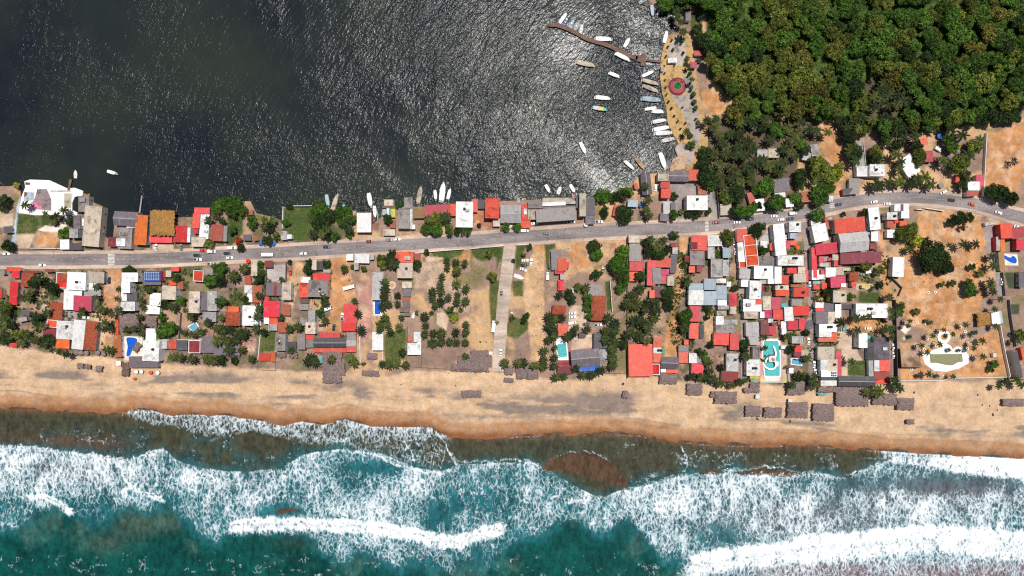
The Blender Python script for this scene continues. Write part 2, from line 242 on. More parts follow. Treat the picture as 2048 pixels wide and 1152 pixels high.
DATA = '''
T 0 340 5.76
y lb 280,130 340,130 240,500 180,840 130,840 200,400
Y wh 345,110 570,118 770,210 860,205 955,240 950,295 900,300 860,310 830,380 830,460 890,490 890,520 600,520 400,520 215,495 250,300 290,200 280,130 | white concrete terrace jutting into the lagoon at the left
D pk 430,220 540,220 590,340 590,470 400,450 350,400 400,330
D mg 350,375 470,370 480,450 380,440
D br 292,140 345,145 343,172 290,170
D lb 275,255 395,255 395,345 275,360
D tc 280,255 310,255 306,300 278,310
D lg 580,235 820,235 820,250 580,250
D cr 740,270 825,270 820,440 740,440
g 210,500 400,520 430,560 450,640 410,730 180,740
g 470,500 580,480 590,600 540,640 470,640
y wh 440,690 520,640 680,660 760,520 770,650 700,720 520,710
y cr 200,750 400,740 340,900 180,900
y do 430,720 660,700 680,800 640,890 440,890
y cr 0,520 160,500 150,640 0,660
b C sl 45 650 128 725
b F gy 905 300 1030 480
b N ok 945 275 1035 370
b F cr 965 415 1160 880 5 h5.5
b F wh 1165 440 1200 720 3 h2
b C wh 690 800 800 915
b F lg 800 680 900 780 h6
b F pu 845 530 930 680
b C sl 805 840 940 920
b F wh 945 560 985 640
p 290 400 55
p 740 465 62
p 650 530 60
p 520 500 45
t 740 730 70 gn
t 985 845 45 gn
t 800 590 50 dk
t 620 600 45 ol
t 60 350 70 dk
t 90 880 85 dk
t 185 180 35 yl
t 20 420 60 dk
p 40 330 50
k 65 965 2 wh
k 480 1097 -2 wh
j wd 820,110 795,235 w28
o 860 45 95 40 90 wh m
o 1290 28 125 38 -17 wh c
w wh 350,900 650,905 800,915
z 1245 965 1320 1125
T 0 520 5.76
b C gy 0 105 55 170
b C rd 75 82 240 130
b C rd 135 130 225 210
b C rd 108 250 205 515 4
b C rd 0 335 25 440
b G tc 235 150 380 310 3
b C mr 260 122 440 150
b C tc 515 105 600 140
b F rd 655 145 800 325 3 p
b G tc 680 155 765 250 3 h4.6
b F wh 775 140 990 345 3 h6.5 t
b C cr 1005 135 1200 265 3
b C wh 970 255 1120 340
b C lg 965 340 1160 415
b C wh 730 345 945 575 2 h4.5
b C mg 845 412 1055 588 4 h5.2
b G tc 565 488 710 690 4 t
b F rd 548 690 668 775 5 p
b C mr 495 790 650 885
b F wh 655 705 855 910 4 h4.6 t
b C or 640 905 800 1020 2
b C wh 835 690 975 1030 6 h4.8
b H tc 945 705 1110 1040 6 h5
b C pu 245 580 340 640 10
b C lg 210 660 310 710 -10
b C rd 105 955 190 1000
b F wh 1405 145 1590 250 0 h6
b F wh 1400 250 1500 380 0 h6.5
b F wh 1395 380 1460 470 0
b C sl 1465 365 1580 470 3
b F wh 1395 480 1555 585 0 h6
b N sl 1360 625 1590 820 0 h5 | round grey thatched palapa left of the blue teardrop pool
b C rd 1325 660 1365 860
b C tc 1310 860 1395 1120
y gy 740,580 900,590 890,690 730,690
y cr 500,470 600,480 560,590 460,590
y pk 560,180 600,180 570,330 380,600 350,600 480,400
y do 1240,100 1400,120 1400,350 1300,640 1310,1030 1120,1030 1130,820 1180,600 1200,300
y sa 1030,600 1200,610 1190,710 1020,690
g 0,540 240,540 230,640 180,700 0,800
g 560,400 690,390 690,450 580,470
y wh 1430,880 1650,880 1640,1152 1430,1152
l bl 1455,905 1500,890 1560,900 1582,930 1540,1010 1495,1100 1455,1100 1470,1000 | blue teardrop pool beside the beach
k 985 663 -3 wh
k 1250 235 88 nv
u 870 1065 32 th
u 920 1070 32 th
u 985 1075 32 th
u 1115 1070 32 th
u 1185 1085 30 th
u 1270 1085 28 th
w gy 165,600 140,760 105,960
w wh 650,330 780,340
w wh 720,560 690,700
p 430 220 75
t 380 260 60 dk
t 500 270 50 dk
t 620 330 70 dk
p 300 420 70
p 350 360 60
t 240 430 50 br
p 1100 310 50
p 1365 335 50
p 1345 445 50
p 1225 570 45
p 1290 630 50
p 1360 580 50
p 1170 580 50
p 1250 790 62
p 1200 720 50
p 1130 775 55
p 1100 430 40
p 940 590 55
p 530 610 60
p 420 650 70
t 420 700 60 dk
p 480 750 60
t 560 920 80 dk
t 130 740 70 dk
t 60 900 80 dk
t 180 860 60 ol
t 290 840 60 ol
p 240 960 60
p 330 900 60
p 400 920 60
p 500 980 60
p 600 1040 50
p 760 1090 62
p 1230 1035 60
p 1290 1045 50
p 700 1060 50
p 60 620 60
t 90 560 70 ol
t 1500 120 60 dk
t 1200 140 22 gn
T 200 370 5.76
b G pu 155 305 435 470 3 h5
b F gy 210 490 370 735 3
b F wh 185 615 290 705 3 h5
b C mr 92 600 190 712 2
b F wh 305 440 410 490 0 h3
b C or 400 345 545 690 4 h5.5 | long bright orange roof on the lagoon shore
b N ok 565 290 850 585 1 h7 | golden thatched roof by the lagoon
b C pk 565 587 830 665 1
b C rd 840 470 1005 660 2 h4.5
b F wh 1000 490 1040 660 2
b C pk 1085 260 1265 330 1 h5
b C pk 1065 330 1150 500 3 h5
b F wh 1150 330 1255 620 3 T
b F rd 1075 500 1130 560
b F cr 1055 600 1220 710
b C tc 1272 455 1415 645 3 h5
b C gy 1415 470 1465 650 3
b F bl 505 990 695 1105 0 h5 s | blue solar panelled roof near the left zebra crossing
b C pu 500 1105 700 1152
b C cr 755 985 820 1060
b C pk 820 945 910 995
b C mr 725 985 750 1060
b C rd 790 1100 875 1150
b F rd 1080 985 1195 1110 3 p
b F gy 1205 960 1300 1040
b C pu 1650 570 1720 640
y br 880,320 1060,310 1060,480 880,470
y cr 600,670 850,680 850,740 600,750
k 640 715 88 wh
k 930 715 92 gy
k 1185 753 -3 rd
k 1283 765 0 wh v
k 1112 808 0 bk
k 1122 857 0 wh p
k 1460 785 4 bk
k 1490 838 3 wh
k 1513 725 0 wh v
k 1278 908 0 wh p
j wh 488,125 462,320 w16
j wd 900,225 885,310 w8
t 1360 250 90 gn
t 1470 215 95 gn
t 1580 200 85 gn
t 1520 310 75 gn
t 1650 300 65 gn
t 1320 340 60 br
t 1400 400 55 dk
p 1250 400 55
t 1600 640 45 fl
t 1620 720 50 dk
t 1255 680 55 ol
t 880 1075 52 dk
t 340 975 55 gn
t 290 990 40 dk
t 1340 940 55 gn
t 1420 940 60 gn
t 1380 1010 60 gn
t 1270 1110 85 gn
t 1380 1100 70 dk
p 1530 1050 85
p 1650 970 62
t 20 560 25 dk
g 1470,400 1520,300 1650,300 1640,560 1530,690 1450,680
T 200 560 5.76
b F cr 715 65 875 225 3 h6.5
b C rd 790 5 880 60
b C tc 890 10 960 110
b F cr 1025 130 1150 380 2 h6 t
b C pu 1150 150 1240 350 2
b F lg 1240 130 1345 355 0 h5
b F lg 1185 370 1335 480
b F wh 575 150 700 295 2 h6
b F wh 530 292 690 392 2 h5
b N sl 510 425 645 540
b F wh 530 560 650 700 2 h5
b F wh 490 700 680 935 3 h7.5 t | tall white beach hotel beside the blue teardrop pool
b C pu 335 880 670 1010 0 h4.5
b F lg 655 695 780 790 1 p
b C pk 790 685 880 795
b C sl 880 700 1005 810
b F mr 1025 695 1160 840 1 h5 p
b C pu 1175 650 1310 840
b C pu 1310 720 1610 870
b C or 1475 305 1600 365
b H tc 1440 365 1610 530 0 h6
b N br 245 950 330 1110 2 h3
b C wh 185 935 240 985
n 380 720 450 830 35
l lb 1020,540 1100,490 1130,540 1070,590
y cr 1530,130 1562,130 1562,300 1530,300
u 410 1060 24 wh
u 470 1058 24 wh
u 575 1068 24 pk
u 658 1072 24 wh
u 388 1140 18 pk
p 460 230 50
p 500 330 45
p 450 420 50
p 470 530 50
p 300 570 50
p 380 560 50
p 480 620 50
p 480 300 50
t 590 130 60 dk
p 570 110 50
t 730 270 65 dk
p 830 310 78
t 930 240 60 gn
p 980 350 45
t 720 420 60 gn
t 790 560 90 gn
t 700 610 65 gn
t 850 560 60 dk
p 720 520 60
p 950 600 50
p 1040 430 60
t 1100 410 40 dk
t 1380 250 60 gn
p 1430 240 45
p 1230 490 60
p 1340 560 65
p 1390 430 60
p 1060 630 50
p 1150 600 50
p 1400 570 70
p 1500 580 65
p 1600 620 60
p 1670 600 60
p 1350 700 75
p 1440 690 70
p 1540 700 60
p 1480 800 70
p 820 880 65
p 900 890 65
p 1050 910 65
p 1220 910 60
p 1300 930 65
t 1400 920 60 dk
t 1550 930 40 dk
g 1500,180 1640,130 1640,300 1500,310
w gy 925,380 900,680
w wh 650,690 1165,690
w gy 1610,540 1600,900
T 460 370 5.76
g 620,250 940,240 960,400 930,560 880,640 720,640 600,520 | bright green walled yard
w wh 610,250 600,500
w wh 730,240 940,238
p 400 400 65
p 490 410 65
t 250 430 75 gn
t 460 490 60 dk
p 390 470 55
t 430 640 62 dk
t 540 590 50 gn
t 685 250 40 dk
t 640 430 50 gn
t 1000 260 70 gn
t 1080 280 80 gn
p 1030 200 55
t 960 330 60 gn
t 1060 400 90 dk
t 1150 350 80 dk
t 970 450 60 gn
p 950 390 55
t 1050 480 75 dk
t 1250 320 80 gn
t 1350 300 72 gn
t 1390 390 65 gn
t 1290 420 60 gn
p 1330 430 65
p 1370 510 65
t 1380 560 50 gn
p 1120 510 65
p 960 560 65
p 1060 560 60
t 1210 590 55 gn
t 1130 600 50 dk
t 20 520 60 gn
o 1122 185 165 40 -80 lb c
o 1207 205 245 48 73 cr p
o 1310 240 55 38 90 tq m
o 1610 175 180 48 -80 wh c
o 1665 305 140 42 -85 wh m
b C tc 195 285 265 345
b C wh 1460 320 1628 545 0 h5 | white flat shed on the lagoon quay
y br 1635,370 1710,370 1710,530 1635,530
j wh 1700,300 1705,440 w12
b F lg 590 530 650 630
b F wh 655 570 710 620
b C pu 155 570 240 640
b C tc 270 590 330 640
u 348 670 28 bl
u 493 675 28 bl
u 205 875 28 rd
k 440 803 0 wh t
k 840 790 3 wh
k 1110 713 0 bk
k 1608 650 3 mr
b F cr 245 890 315 1045 1
b C mr 400 870 490 950
y lg 420,920 640,920 630,1110 420,1110
w gy 410,920 410,1110
w gy 642,890 636,1110
b C tc 170 1040 240 1150
b C wh 815 1060 925 1130 1
b C rd 955 1015 1150 1100 -1 h4.8
b C cr 940 865 1000 980
b F sl 1000 880 1070 975 0 p
b F cr 1075 975 1160 1010
b F wh 1340 795 1420 870
b C wh 1435 795 1605 900 2 h4
b C lg 1608 800 1660 860
b F lg 1430 895 1480 975
y do 1165,830 1330,800 1390,960 1440,1200 1160,1200
y sa 750,890 850,900 860,1020 800,1152 690,1500 700,1640 660,1152 720,1000
k 695 1005 90 rd
t 895 970 58 dk
t 905 900 50 dk
t 360 1010 50 gn
t 345 910 45 gn
t 320 1090 70 dk
p 40 1040 85
p 170 960 62
p 590 1090 45
p 1310 960 55
t 1540 960 42 gn
t 1410 940 30 gn
t 690 890 30 dk
t 1110 910 50 dk
T 460 560 5.76
b F wh 165 60 255 150 1 h5
b F wh 200 150 255 255
b C tc 255 60 370 260 2
b F wh 145 295 325 525 1 h6 t
b C pu 415 30 505 180
b C pu 537 35 600 180
b C mr 505 30 537 180
b F cr 600 30 705 230 1 h6
b C rd 385 240 575 430 2 h6
b C rd 400 190 445 238
b C rd 460 430 550 515
b F wh 390 430 450 505
b F lg 445 512 545 580 2 p
b C tc 590 280 695 410 2
b C tc 550 485 655 605 2
b F gy 530 620 640 815 1 h5 t
b C or 465 830 525 940 0
b C rd 330 840 460 932 h2.6
b F pk 805 30 905 200 1 h6 p
b F gy 905 0 1125 195 1 h6.5 t
b C br 805 205 905 270
b C gy 800 275 905 345
b F lg 905 345 980 480
b F gy 805 430 890 525
b F cr 870 485 985 620 1 h6 t
b C pk 1310 280 1460 490 0 h4.5
b C rd 1280 490 1450 590 0 h5
b C gy 775 620 868 800 0 h5
b C pk 875 630 975 690
b C gy 875 692 965 780
b G sl 960 668 1335 780 0 h6
b C pk 1035 605 1270 665
b C pk 965 783 1335 835
b C gy 1345 600 1450 690
b C lg 1340 692 1450 765
b C pk 1340 768 1450 830
b C sl 640 710 765 840
n 1060 820 1280 1190 h4
n 1230 940 1320 1100
b C tq 1020 870 1065 955 h2.6
n 540 840 640 900
n 680 830 770 895
n 1515 1040 1715 1108 3
b N pu 1580 840 1690 915
k 1110 335 18 wh t
k 1375 85 15 wh t
k 1290 425 88 wh p
k 1060 525 0 bk
k 1193 545 85 bk
k 1040 410 5 gy
p 1070 180 50
p 1090 270 60
p 1090 470 55
p 1430 240 50
p 1470 390 62
p 1510 580 62
t 1050 370 60 gn
p 580 430 55
p 330 180 60
p 330 330 50
p 310 420 55
p 290 560 60
p 380 600 60
t 180 230 50 dk
p 100 600 60
p 50 600 60
p 140 650 60
p 60 700 70
p 130 800 60
p 240 910 58
t 50 930 50 dk
p 680 560 50
p 780 540 55
p 930 900 82
p 880 940 60
p 970 950 60
p 1165 920 68
p 1390 900 70
p 1430 950 60
s 1550 960 20
p 700 810 50
w wh 350,180 350,600 320,920
w wh 520,820 530,940
w wd 310,930 310,1035 520,1045 520,950
w wh 1495,650 1500,950
g 350,600 530,590 520,830 330,830
y pk 200,660 290,660 290,820 190,820
y sa 915,210 1060,230 1040,350 915,330
y do 1160,-10 1430,-10 1440,200 1300,280 1280,590 1000,590 1010,480 1150,400
y pk 1450,0 1640,0 1640,600 1500,800 1490,400
T 700 360 5.76
o 800 170 215 52 80 cr p
o 983 175 130 35 -85 wh c
o 1065 135 240 62 83 wh c
o 1140 160 145 38 77 wh c
b F cr 390 225 500 295
b C br 370 300 520 322
b C lb 372 335 420 405
b C wh 422 325 450 425
b C gn 451 325 471 425
b C ye 472 330 522 430
b F gy 625 200 712 320
b F gy 560 330 690 560 1 h5 p
b F wh 690 330 720 560
b C tc 460 460 525 550
b F cr 385 565 520 640 0 h3
b F wh 695 515 750 565
b C ok 730 315 860 440 -1 h4
b C rs 860 285 1150 415 -2 h5 | long faded pink roof on the lagoon shore
b C or 1150 275 1220 415
b F wh 1220 250 1415 545 1 h6.5 t | big white flat roof on the lagoon shore
b C pk 1400 220 1470 370
b C sl 1470 225 1555 330
b F pk 1558 210 1718 440 2 h7.5 | tall block with mottled pink and white roof
b C cr 1645 445 1728 535
y tc 1420,340 1560,340 1640,470 1640,540 1420,540
t 440 450 60 dk
t 565 300 40 gn
k 450 690 0 gy
k 540 683 5 wh
t 980 440 70 yl
p 1030 440 85
p 1110 430 75
p 910 450 65
t 880 560 70 gn
t 1000 560 85 gn
t 1145 550 62 gn
t 1240 590 50 dk
t 1340 580 62 gn
t 950 600 50 dk
p 1150 610 45
s 1490 520 30
g 930,830 1310,800 1290,860 1150,910 960,880
g 1390,800 1728,770 1728,880 1500,930 1420,880
y do 1320,830 1390,800 1390,900 1350,960 1240,920
b F pk 560 825 730 950 1 h6.5
b C cr 545 952 722 1130 1 h6 t
b C rd 515 825 550 905
b C tc 745 850 815 935
t 365 900 60 ol
t 380 970 60 ol
p 450 930 80
t 470 850 60 dk
p 510 960 70
t 770 980 62 dk
p 1115 920 50
p 1120 1000 55
p 1220 950 60
p 1230 1040 62
p 1325 950 48
p 1060 1110 52
t 1640 1110 55 ol
t 880 830 40 dk
t 1600 860 50 ol
w wh 800,835 1310,795
w wh 1395,790 1760,760
y cr 870,880 1080,900 1000,940 880,940
y bg 750,960 1080,950 1080,1250 740,1250
T 700 560 5.76
b C lg 255 -90 385 230 1 h5
l bl 285,245 350,245 350,395 285,395 | rectangular blue pool beside a pale roof
y wh 265,230 370,230 370,415 265,415
b C wh 255 600 385 810 0 h5
b F cr 600 20 710 95
b C pu 610 100 700 190
b C tc 605 195 690 250
b C pu 610 252 690 310
b C br 570 312 685 370
b F pu 620 375 690 415
b F wh 735 600 817 715 0 h5
b F wh 665 725 773 860 0 h4.4 p
b F wh 775 717 817 860
b C pk 670 655 715 710
o 733 405 80 32 70 wh m
y cr 1000,380 1110,375 1140,440 1110,580 1000,510
n 1385 810 1600 1060 h4
n 1240 870 1400 1040 h4
n 1160 970 1400 1050 2
n 1560 860 1630 1000
y wh 1590,825 1640,825 1640,880 1590,880
q 485 60 46 cr
y cr 475,110 490,110 505,240 490,240
p 400 30 55
p 400 110 65
p 390 190 62
p 370 300 62
p 440 270 55
p 400 440 70
p 350 520 62
p 430 510 62
p 460 590 60
p 340 590 55
t 550 180 42 dk
p 545 270 42
p 560 540 62
p 590 430 42
p 600 830 58
p 370 970 60
p 450 970 60
p 525 960 72
p 640 980 58
p 950 130 60
p 950 210 55
p 1040 60 62
p 1050 130 62
p 1040 250 66
p 1130 200 52
p 1230 40 62
p 1335 100 52
p 1240 170 52
p 1230 250 52
p 1330 240 52
p 980 290 50
p 860 420 62
p 870 520 56
p 860 620 52
p 960 610 62
p 1050 610 62
p 950 720 62
p 1050 710 62
p 1150 710 48
p 1220 600 60
p 1230 720 62
p 1335 510 52
p 1335 600 48
p 1330 720 52
p 1330 880 52
p 940 380 32
s 770 380 30
s 150 965 25
t 1200 440 50 yl
t 1150 340 50 ol
s 1280 340 30
g 400,620 650,560 640,920 400,940
y bg 900,80 1100,0 1380,60 1380,370 1100,400 920,300
g 1060,330 1250,370 1240,470 1150,470
g 1600,0 1720,0 1690,400 1650,700 1620,500
k 1655 530 84 wh t
s 1690 490 25
w wd 690,1000 1160,1030 1620,1058
w gy 655,540 650,940
w gy 825,870 815,990
w wh 378,810 380,940
T 960 340 5.76
o 780 215 115 38 -60 wh c
o 915 230 95 45 70 wh m
o 1065 215 125 40 -60 pk c
j wh 440,320 440,380 w35
b G lg 235 400 475 610 0 h5
b C rd 475 395 550 440
b C rd 480 442 550 575
b F wh 505 445 540 510 h4.4
b C or 460 580 580 670
b F gy 555 355 720 440 0 h6
b C gy 645 440 1105 588 -4 h7 | big weathered grey roof between road and lagoon
b F cr 555 442 645 570 0 p
b F cr 720 320 1060 368 -1 h4
b F wh 720 370 985 410 -2 h5
b F gy 725 412 1100 445
b F lg 980 355 1100 390
b C sl 1105 300 1145 440
b F cr 1147 270 1220 530 0 h7.5
b C sl 1222 315 1325 520 0 h4.5
b C pu 1215 522 1325 625
u 1220 630 24 wh
b C rd 1540 405 1605 530 12
t 1400 300 85 gn
t 1480 300 60 gn
t 1640 290 80 dk
t 1440 470 62 dk
t 1430 530 42 dk
t 1670 505 112 dk
k 515 700 0 wh v
k 775 730 0 bk
k 1050 597 0 wh p
k 630 615 10 wh
k 1375 595 0 wh p
o 355 645 55 30 40 wh m
t 295 655 52 gn
t 430 660 52 gn
g 0,900 270,875 260,1000 200,1152 190,1000 90,920 0,960
g 420,880 530,870 500,950 480,1100 400,1152
t 565 890 42 dk
y do 620,860 740,855 760,1000 740,1100 640,1100
w wh 0,895 275,870
w wh 415,865 600,860
b C gy 820 920 940 1152 -2
y do 1050,850 1140,820 1160,900 1300,1100 1100,1152 1060,1000
t 1320 880 90 dk
t 1350 970 80 gn
t 1580 1090 110 gn
t 1640 1000 70 gn
y tc 1500,860 1690,820 1690,900 1560,1000 1490,970
w gy 1700,800 1702,1600 1700,2400
g 740,860 870,850 870,900 800,920 800,1250 750,1000
T 960 480 5.76
o 450 425 125 48 -20 wh m
k 500 340 -20 wh
k 520 285 10 bk p
k 590 255 85 wh
k 520 235 5 wh
s 510 170 30
k 780 415 88 wh v
b C rd 895 210 1000 350 -2 h4.4
b C rd 1000 255 1027 325
b F pk 865 352 970 390 0 p
b F lg 925 392 975 455 0 p
b F pk 895 460 970 580 0 h3
b F wh 1030 560 1080 610
b H tc 835 750 990 860 3
b H tc 1285 640 1450 930 1 h6 | large orange tiled roof among palms right of the concrete lane
b C gy 1245 515 1410 640 1
b C pk 895 960 1015 1105 2
k 1065 843 5 wh
k 1065 887 5 wh
k 1062 955 8 wh v
k 1225 968 8 bk
k 1365 980 5 wh p
k 1415 350 80 bk
k 245 605 88 br
k 365 865 88 gy
b C sl 790 280 812 320
p 920 630 60
p 800 880 62
p 870 910 62
p 945 900 62
p 800 990 60
p 850 1050 60
p 1130 540 60
p 1220 550 60
p 1070 1080 60
p 1110 1010 52
p 1240 1030 60
t 1020 620 60 dk
t 1070 690 60 dk
t 1250 690 70 gn
t 1230 790 45 gn
t 1280 870 60 gn
t 1600 300 110 gn
t 1350 400 72 dk
t 1560 400 60 br
t 1650 430 75 gn
t 1620 560 60 gn
p 1700 720 60
p 1480 900 82
p 1560 960 72
p 1450 1050 60
t 385 240 25 dk
s 540 870 40
s 500 930 40
s 370 900 35
y cr 1080,760 1200,750 1240,900 1200,1000 1020,1060 1030,800
g 1440,480 1510,470 1530,800 1460,820
w wh 1500,470 1515,650 1525,820
g 370,470 500,470 500,650 380,650
g 480,850 570,850 560,990 440,980
y sa 620,100 740,150 740,900 780,1400 600,1400 560,1000 500,700 520,400
T 960 560 5.76
l tq 895,735 990,730 1005,880 910,895 885,800 | small turquoise pool with a white water slide
Y wh 870,690 1000,700 1020,920 900,925
y mr 900,930 1050,930 1060,1000 890,1000
b C mr 890 988 1060 1085
b G pu 1050 800 1380 1000 -5 h6 | wide dark grey gabled roof above the blue awning
b C bl 1135 985 1375 1050 -6 h4 | bright blue awning roof facing the beach
b C sl 1310 610 1480 790 0 h4
b C sl 1140 605 1220 665
y cr 1050,660 1290,620 1300,780 1050,810
k 238 835 86 wh
n 280 990 380 1100
n 415 1000 545 1140
n 540 1030 670 1145 -3
n 275 1130 390 1180 5
b F lg 1375 800 1465 950 0 h3
p 285 960 62
p 440 960 62
p 500 960 62
p 630 990 62
p 740 820 56
p 740 920 52
p 730 990 62
p 790 690 60
p 840 560 60
p 860 650 55
p 1010 660 60
p 1060 620 60
p 860 900 60
p 860 990 60
p 1100 1020 60
p 1190 1100 52
p 1290 1100 60
p 1400 1040 65
p 970 1110 60
p 880 1120 60
p 870 780 40
p 1540 570 80
p 1450 700 62
p 1540 700 72
p 1530 800 72
p 1520 900 72
p 1540 980 62
t 1650 740 60 dk
p 1700 640 60
p 1690 280 60
g 300,500 400,420 560,480 560,560 430,680 320,640
w gy 850,700 860,1060
w wd 1400,1075 1700,1075
T 1220 320 5.76
b G pu 365 135 475 400 -6 h5
p 405 300 56
k 528 320 88 wh
k 375 405 88 bl
p 440 460 62
p 420 570 60
p 450 640 62
t 130 380 62 gn
t 220 370 62 gn
t 50 430 60 dk
b C lb 205 460 320 540 2
b C rd 280 265 320 330 -10
u 352 530 20 bl
b F cr 550 150 670 240 0 h5 p
b C rd 585 250 690 322 1 h6
b C rd 590 328 697 440 2 h5
b G pu 665 125 905 245 1 h5
b C rd 905 110 1020 235 1 h5
b C tc 1015 285 1110 400 -3
b F wh 885 410 1125 575 0 h8 t | tall white block beside the middle zebra crossing
y gy 690,255 1000,240 1000,400 880,400 850,680 740,690 690,460
b C lg 615 480 690 620
b C pu 700 490 755 590
b C pu 578 610 680 705 5
t 740 410 50 dk
t 730 640 62 gn
t 820 600 35 ol
t 920 620 50 dk
t 1000 620 55 dk
t 1140 590 40 dk
t 1130 150 90 gn
t 1150 260 90 gn
t 1080 60 80 dk
t 1170 320 60 gn
k 1125 360 85 gy
k 1128 440 88 bk
k 1228 718 3 mr
k 1468 717 4 wh
b C cr 1270 505 1400 635 -3 h3.5
t 1350 430 90 ol
t 1450 400 90 ol
t 1500 600 90 gn
t 1600 590 85 gn
t 1650 540 60 gn
t 1420 600 60 dk
z 1095 660 1135 825
w gy 1210,160 1230,320 1250,480 1260,670
y lg 1130,350 1220,350 1240,680 1130,680
y lg 600,440 700,440 700,620 600,620
T 1220 460 5.76
b F cr 215 60 340 145 0 h5
b C gy 220 148 360 360 1
b C rs 225 365 380 470 1
b C pk 222 480 325 590
b C pk 430 350 525 640 1 h5
b C pk 528 320 700 430 1 h5
b C gy 490 435 590 620 -2 h6
b C mg 592 450 680 515
b C rs 590 520 650 620
b C sl 700 280 775 390
b C sl 690 392 765 495
b F lg 720 200 780 275
b C mr 705 145 795 195
b C rd 355 190 385 240
b C pk 455 690 515 785 0
b C mr 517 690 600 780
b C sl 500 650 620 688
b F cr 660 530 740 640
b C pk 940 60 1120 235 1 h5
b F mr 935 140 1008 215 h5.6
b F gy 920 225 1090 405 1 h3.4 p
b H mr 860 300 920 375 0 h3
b C pk 910 415 980 490
b C mr 1000 410 1070 485
b F wh 1125 60 1285 185 -2 h6
b F lg 1125 187 1205 330 -2 h4
b F lb 1287 60 1390 200 -3
b C lb 1300 205 1390 320 -2
g 1215,225 1265,225 1275,320 1210,320
b F lg 1160 335 1295 545 0 h4 p
b F lg 1297 345 1370 530 0 h5
b C lb 1085 560 1220 690 0 h5
b F wh 1225 560 1335 612 0 h5
b C lb 1225 640 1345 800 0 h5.5
b C lb 908 615 1075 690 0 h5
b C wh 905 692 1080 865 0 h5.4
b C lb 1085 705 1225 865 0 h5
b F wh 1240 805 1345 870 0 h5
b F wh 1345 595 1395 655
b F pk 1375 730 1460 870 0 h4.5
b F lg 1245 875 1370 915
b F cr 1380 880 1455 970
b F cr 1230 930 1340 985
b F wh 1220 990 1310 1090
b C pk 920 875 1038 1055 0 h4.5
k 1440 135 82 wh
k 1450 245 85 wh
p 470 110 62
p 620 120 58
p 550 190 70
t 420 160 60 dk
t 740 50 55 gn
t 560 270 90 dk
t 450 250 70 dk
t 640 240 70 dk
t 150 250 80 gn
t 80 380 90 gn
t 150 450 80 gn
t 180 560 60 gn
t 150 620 60 gn
t 350 540 70 dk
p 350 680 72
p 260 760 72
p 210 860 72
p 300 850 80
p 430 850 72
p 530 830 62
p 540 920 62
p 410 930 62
p 280 1050 82
p 420 1080 72
p 520 1010 72
t 670 740 80 dk
t 680 860 72 dk
t 870 970 90 gn
t 860 1080 72 dk
t 880 600 50 dk
t 850 400 40 dk
p 890 620 50
t 1340 90 100 ol
t 1440 670 45 dk
t 1130 900 50 dk
t 1170 950 50 ol
t 1120 1010 35 dk
y do 800,60 930,60 910,180 860,300 850,600 850,700 740,950 800,1152 830,1500 700,1560 620,1450 640,1152 730,860 760,500 790,300
y sa 1090,950 1210,950 1200,1300 1100,1300
T 1220 620 5.76
b C pk 215 395 490 765 -1 h6 | very large salmon pink hall roof on the beachfront
b C pk 500 320 605 430 3
b F wh 500 432 595 500 0 T
b C pk 500 502 595 605
b C gn 600 440 635 515 h2.6
b F rd 480 620 570 745 0 p
b G pu 588 540 787 680 2 h5
b C pk 650 685 785 725
b F wh 585 680 645 718
n 572 730 780 855 1
b C gy 790 405 905 475
b C pk 795 477 900 612
b C pk 855 340 905 400
b C pk 912 150 1020 330 1 h5
b F wh 910 500 1000 610
b C gy 1000 510 1075 612
b C pk 940 615 1075 735 2
b C dk 1030 175 1080 325 h2.5
b C pk 1195 262 1370 405 2 h4.6
b C pk 1382 275 1485 460 -1 h5
b F gy 1222 172 1430 262 0
b F lg 1312 110 1470 170
b F lg 1340 500 1480 712 1 h3.5 t
b C mr 1290 705 1475 830 3 h4
y br 1200,480 1310,480 1330,700 1200,650
p 860 210 70
p 340 300 72
p 420 360 62
p 250 250 72
p 440 200 72
p 350 130 82
t 150 400 60 dk
p 60 250 62
p 30 400 62
p 40 560 62
p 30 650 52
t 1050 480 60 dk
t 1090 540 60 gn
p 1130 610 62
t 1160 400 45 dk
p 950 770 60
p 1050 770 55
p 1160 700 60
p 1200 800 70
p 1280 850 62
p 1130 780 60
p 1400 870 62
p 1500 840 62
p 1560 810 50
t 1550 390 60 dk
p 1560 540 62
t 1280 660 45 dk
n 890 850 1065 985 2
n 1212 940 1465 1080 2 h3.6
n 148 932 210 1018 2
n 1160 940 1212 1010
T 1440 420 8.66
b C pk 290 325 470 550 0 h5
b F wh 310 560 460 890 -3 h4.5
b F rd 425 430 640 970 -6 h5 p
b F rd 330 892 460 1010 0 p
t 620 350 130 dk
t 710 290 90 dk
t 620 430 90 dk
y lg 700,500 850,300 930,420 920,600 830,620 700,540
b F wh 700 540 820 655 0
b C rd 862 575 932 700
t 720 710 85 dk
t 800 690 55 dk
b C lg 570 500 665 610
b F pk 585 612 650 680
b F wh 940 240 1130 785 -5 h6.5 | long narrow white flat roof standing beside the road
b F wh 1200 205 1400 380 0 h7 t
b F lb 1215 390 1350 495 0 h5
b C pk 1215 530 1330 610
b C mg 1132 530 1210 670
g 1150,700 1230,690 1240,620 1300,620 1310,785 1130,785
u 1352 650 38 or
b F wh 1000 790 1445 960 0 h7 T
b F gy 650 800 960 965 0 h3
k 535 155 5 bk
k 945 100 8 wh
k 1060 165 8 wh
k 1225 148 8 nv
k 1265 57 8 wh v
k 258 540 88 wh
k 272 715 85 wh
k 1540 420 -70 bk
k 1630 515 -75 wh
k 1135 480 85 wh
T 1440 540 8.66
b C lg 335 -20 525 150 2 h4.5
b F wh 590 -70 918 150 0 h6.5 t
b F wh 830 152 938 240 0 h6
b F lg 700 152 828 240
b F wh 945 -60 1068 240 0 h5.5
b F wh 365 165 508 290 0 h5
b F wh 512 185 712 500 2 h7 t
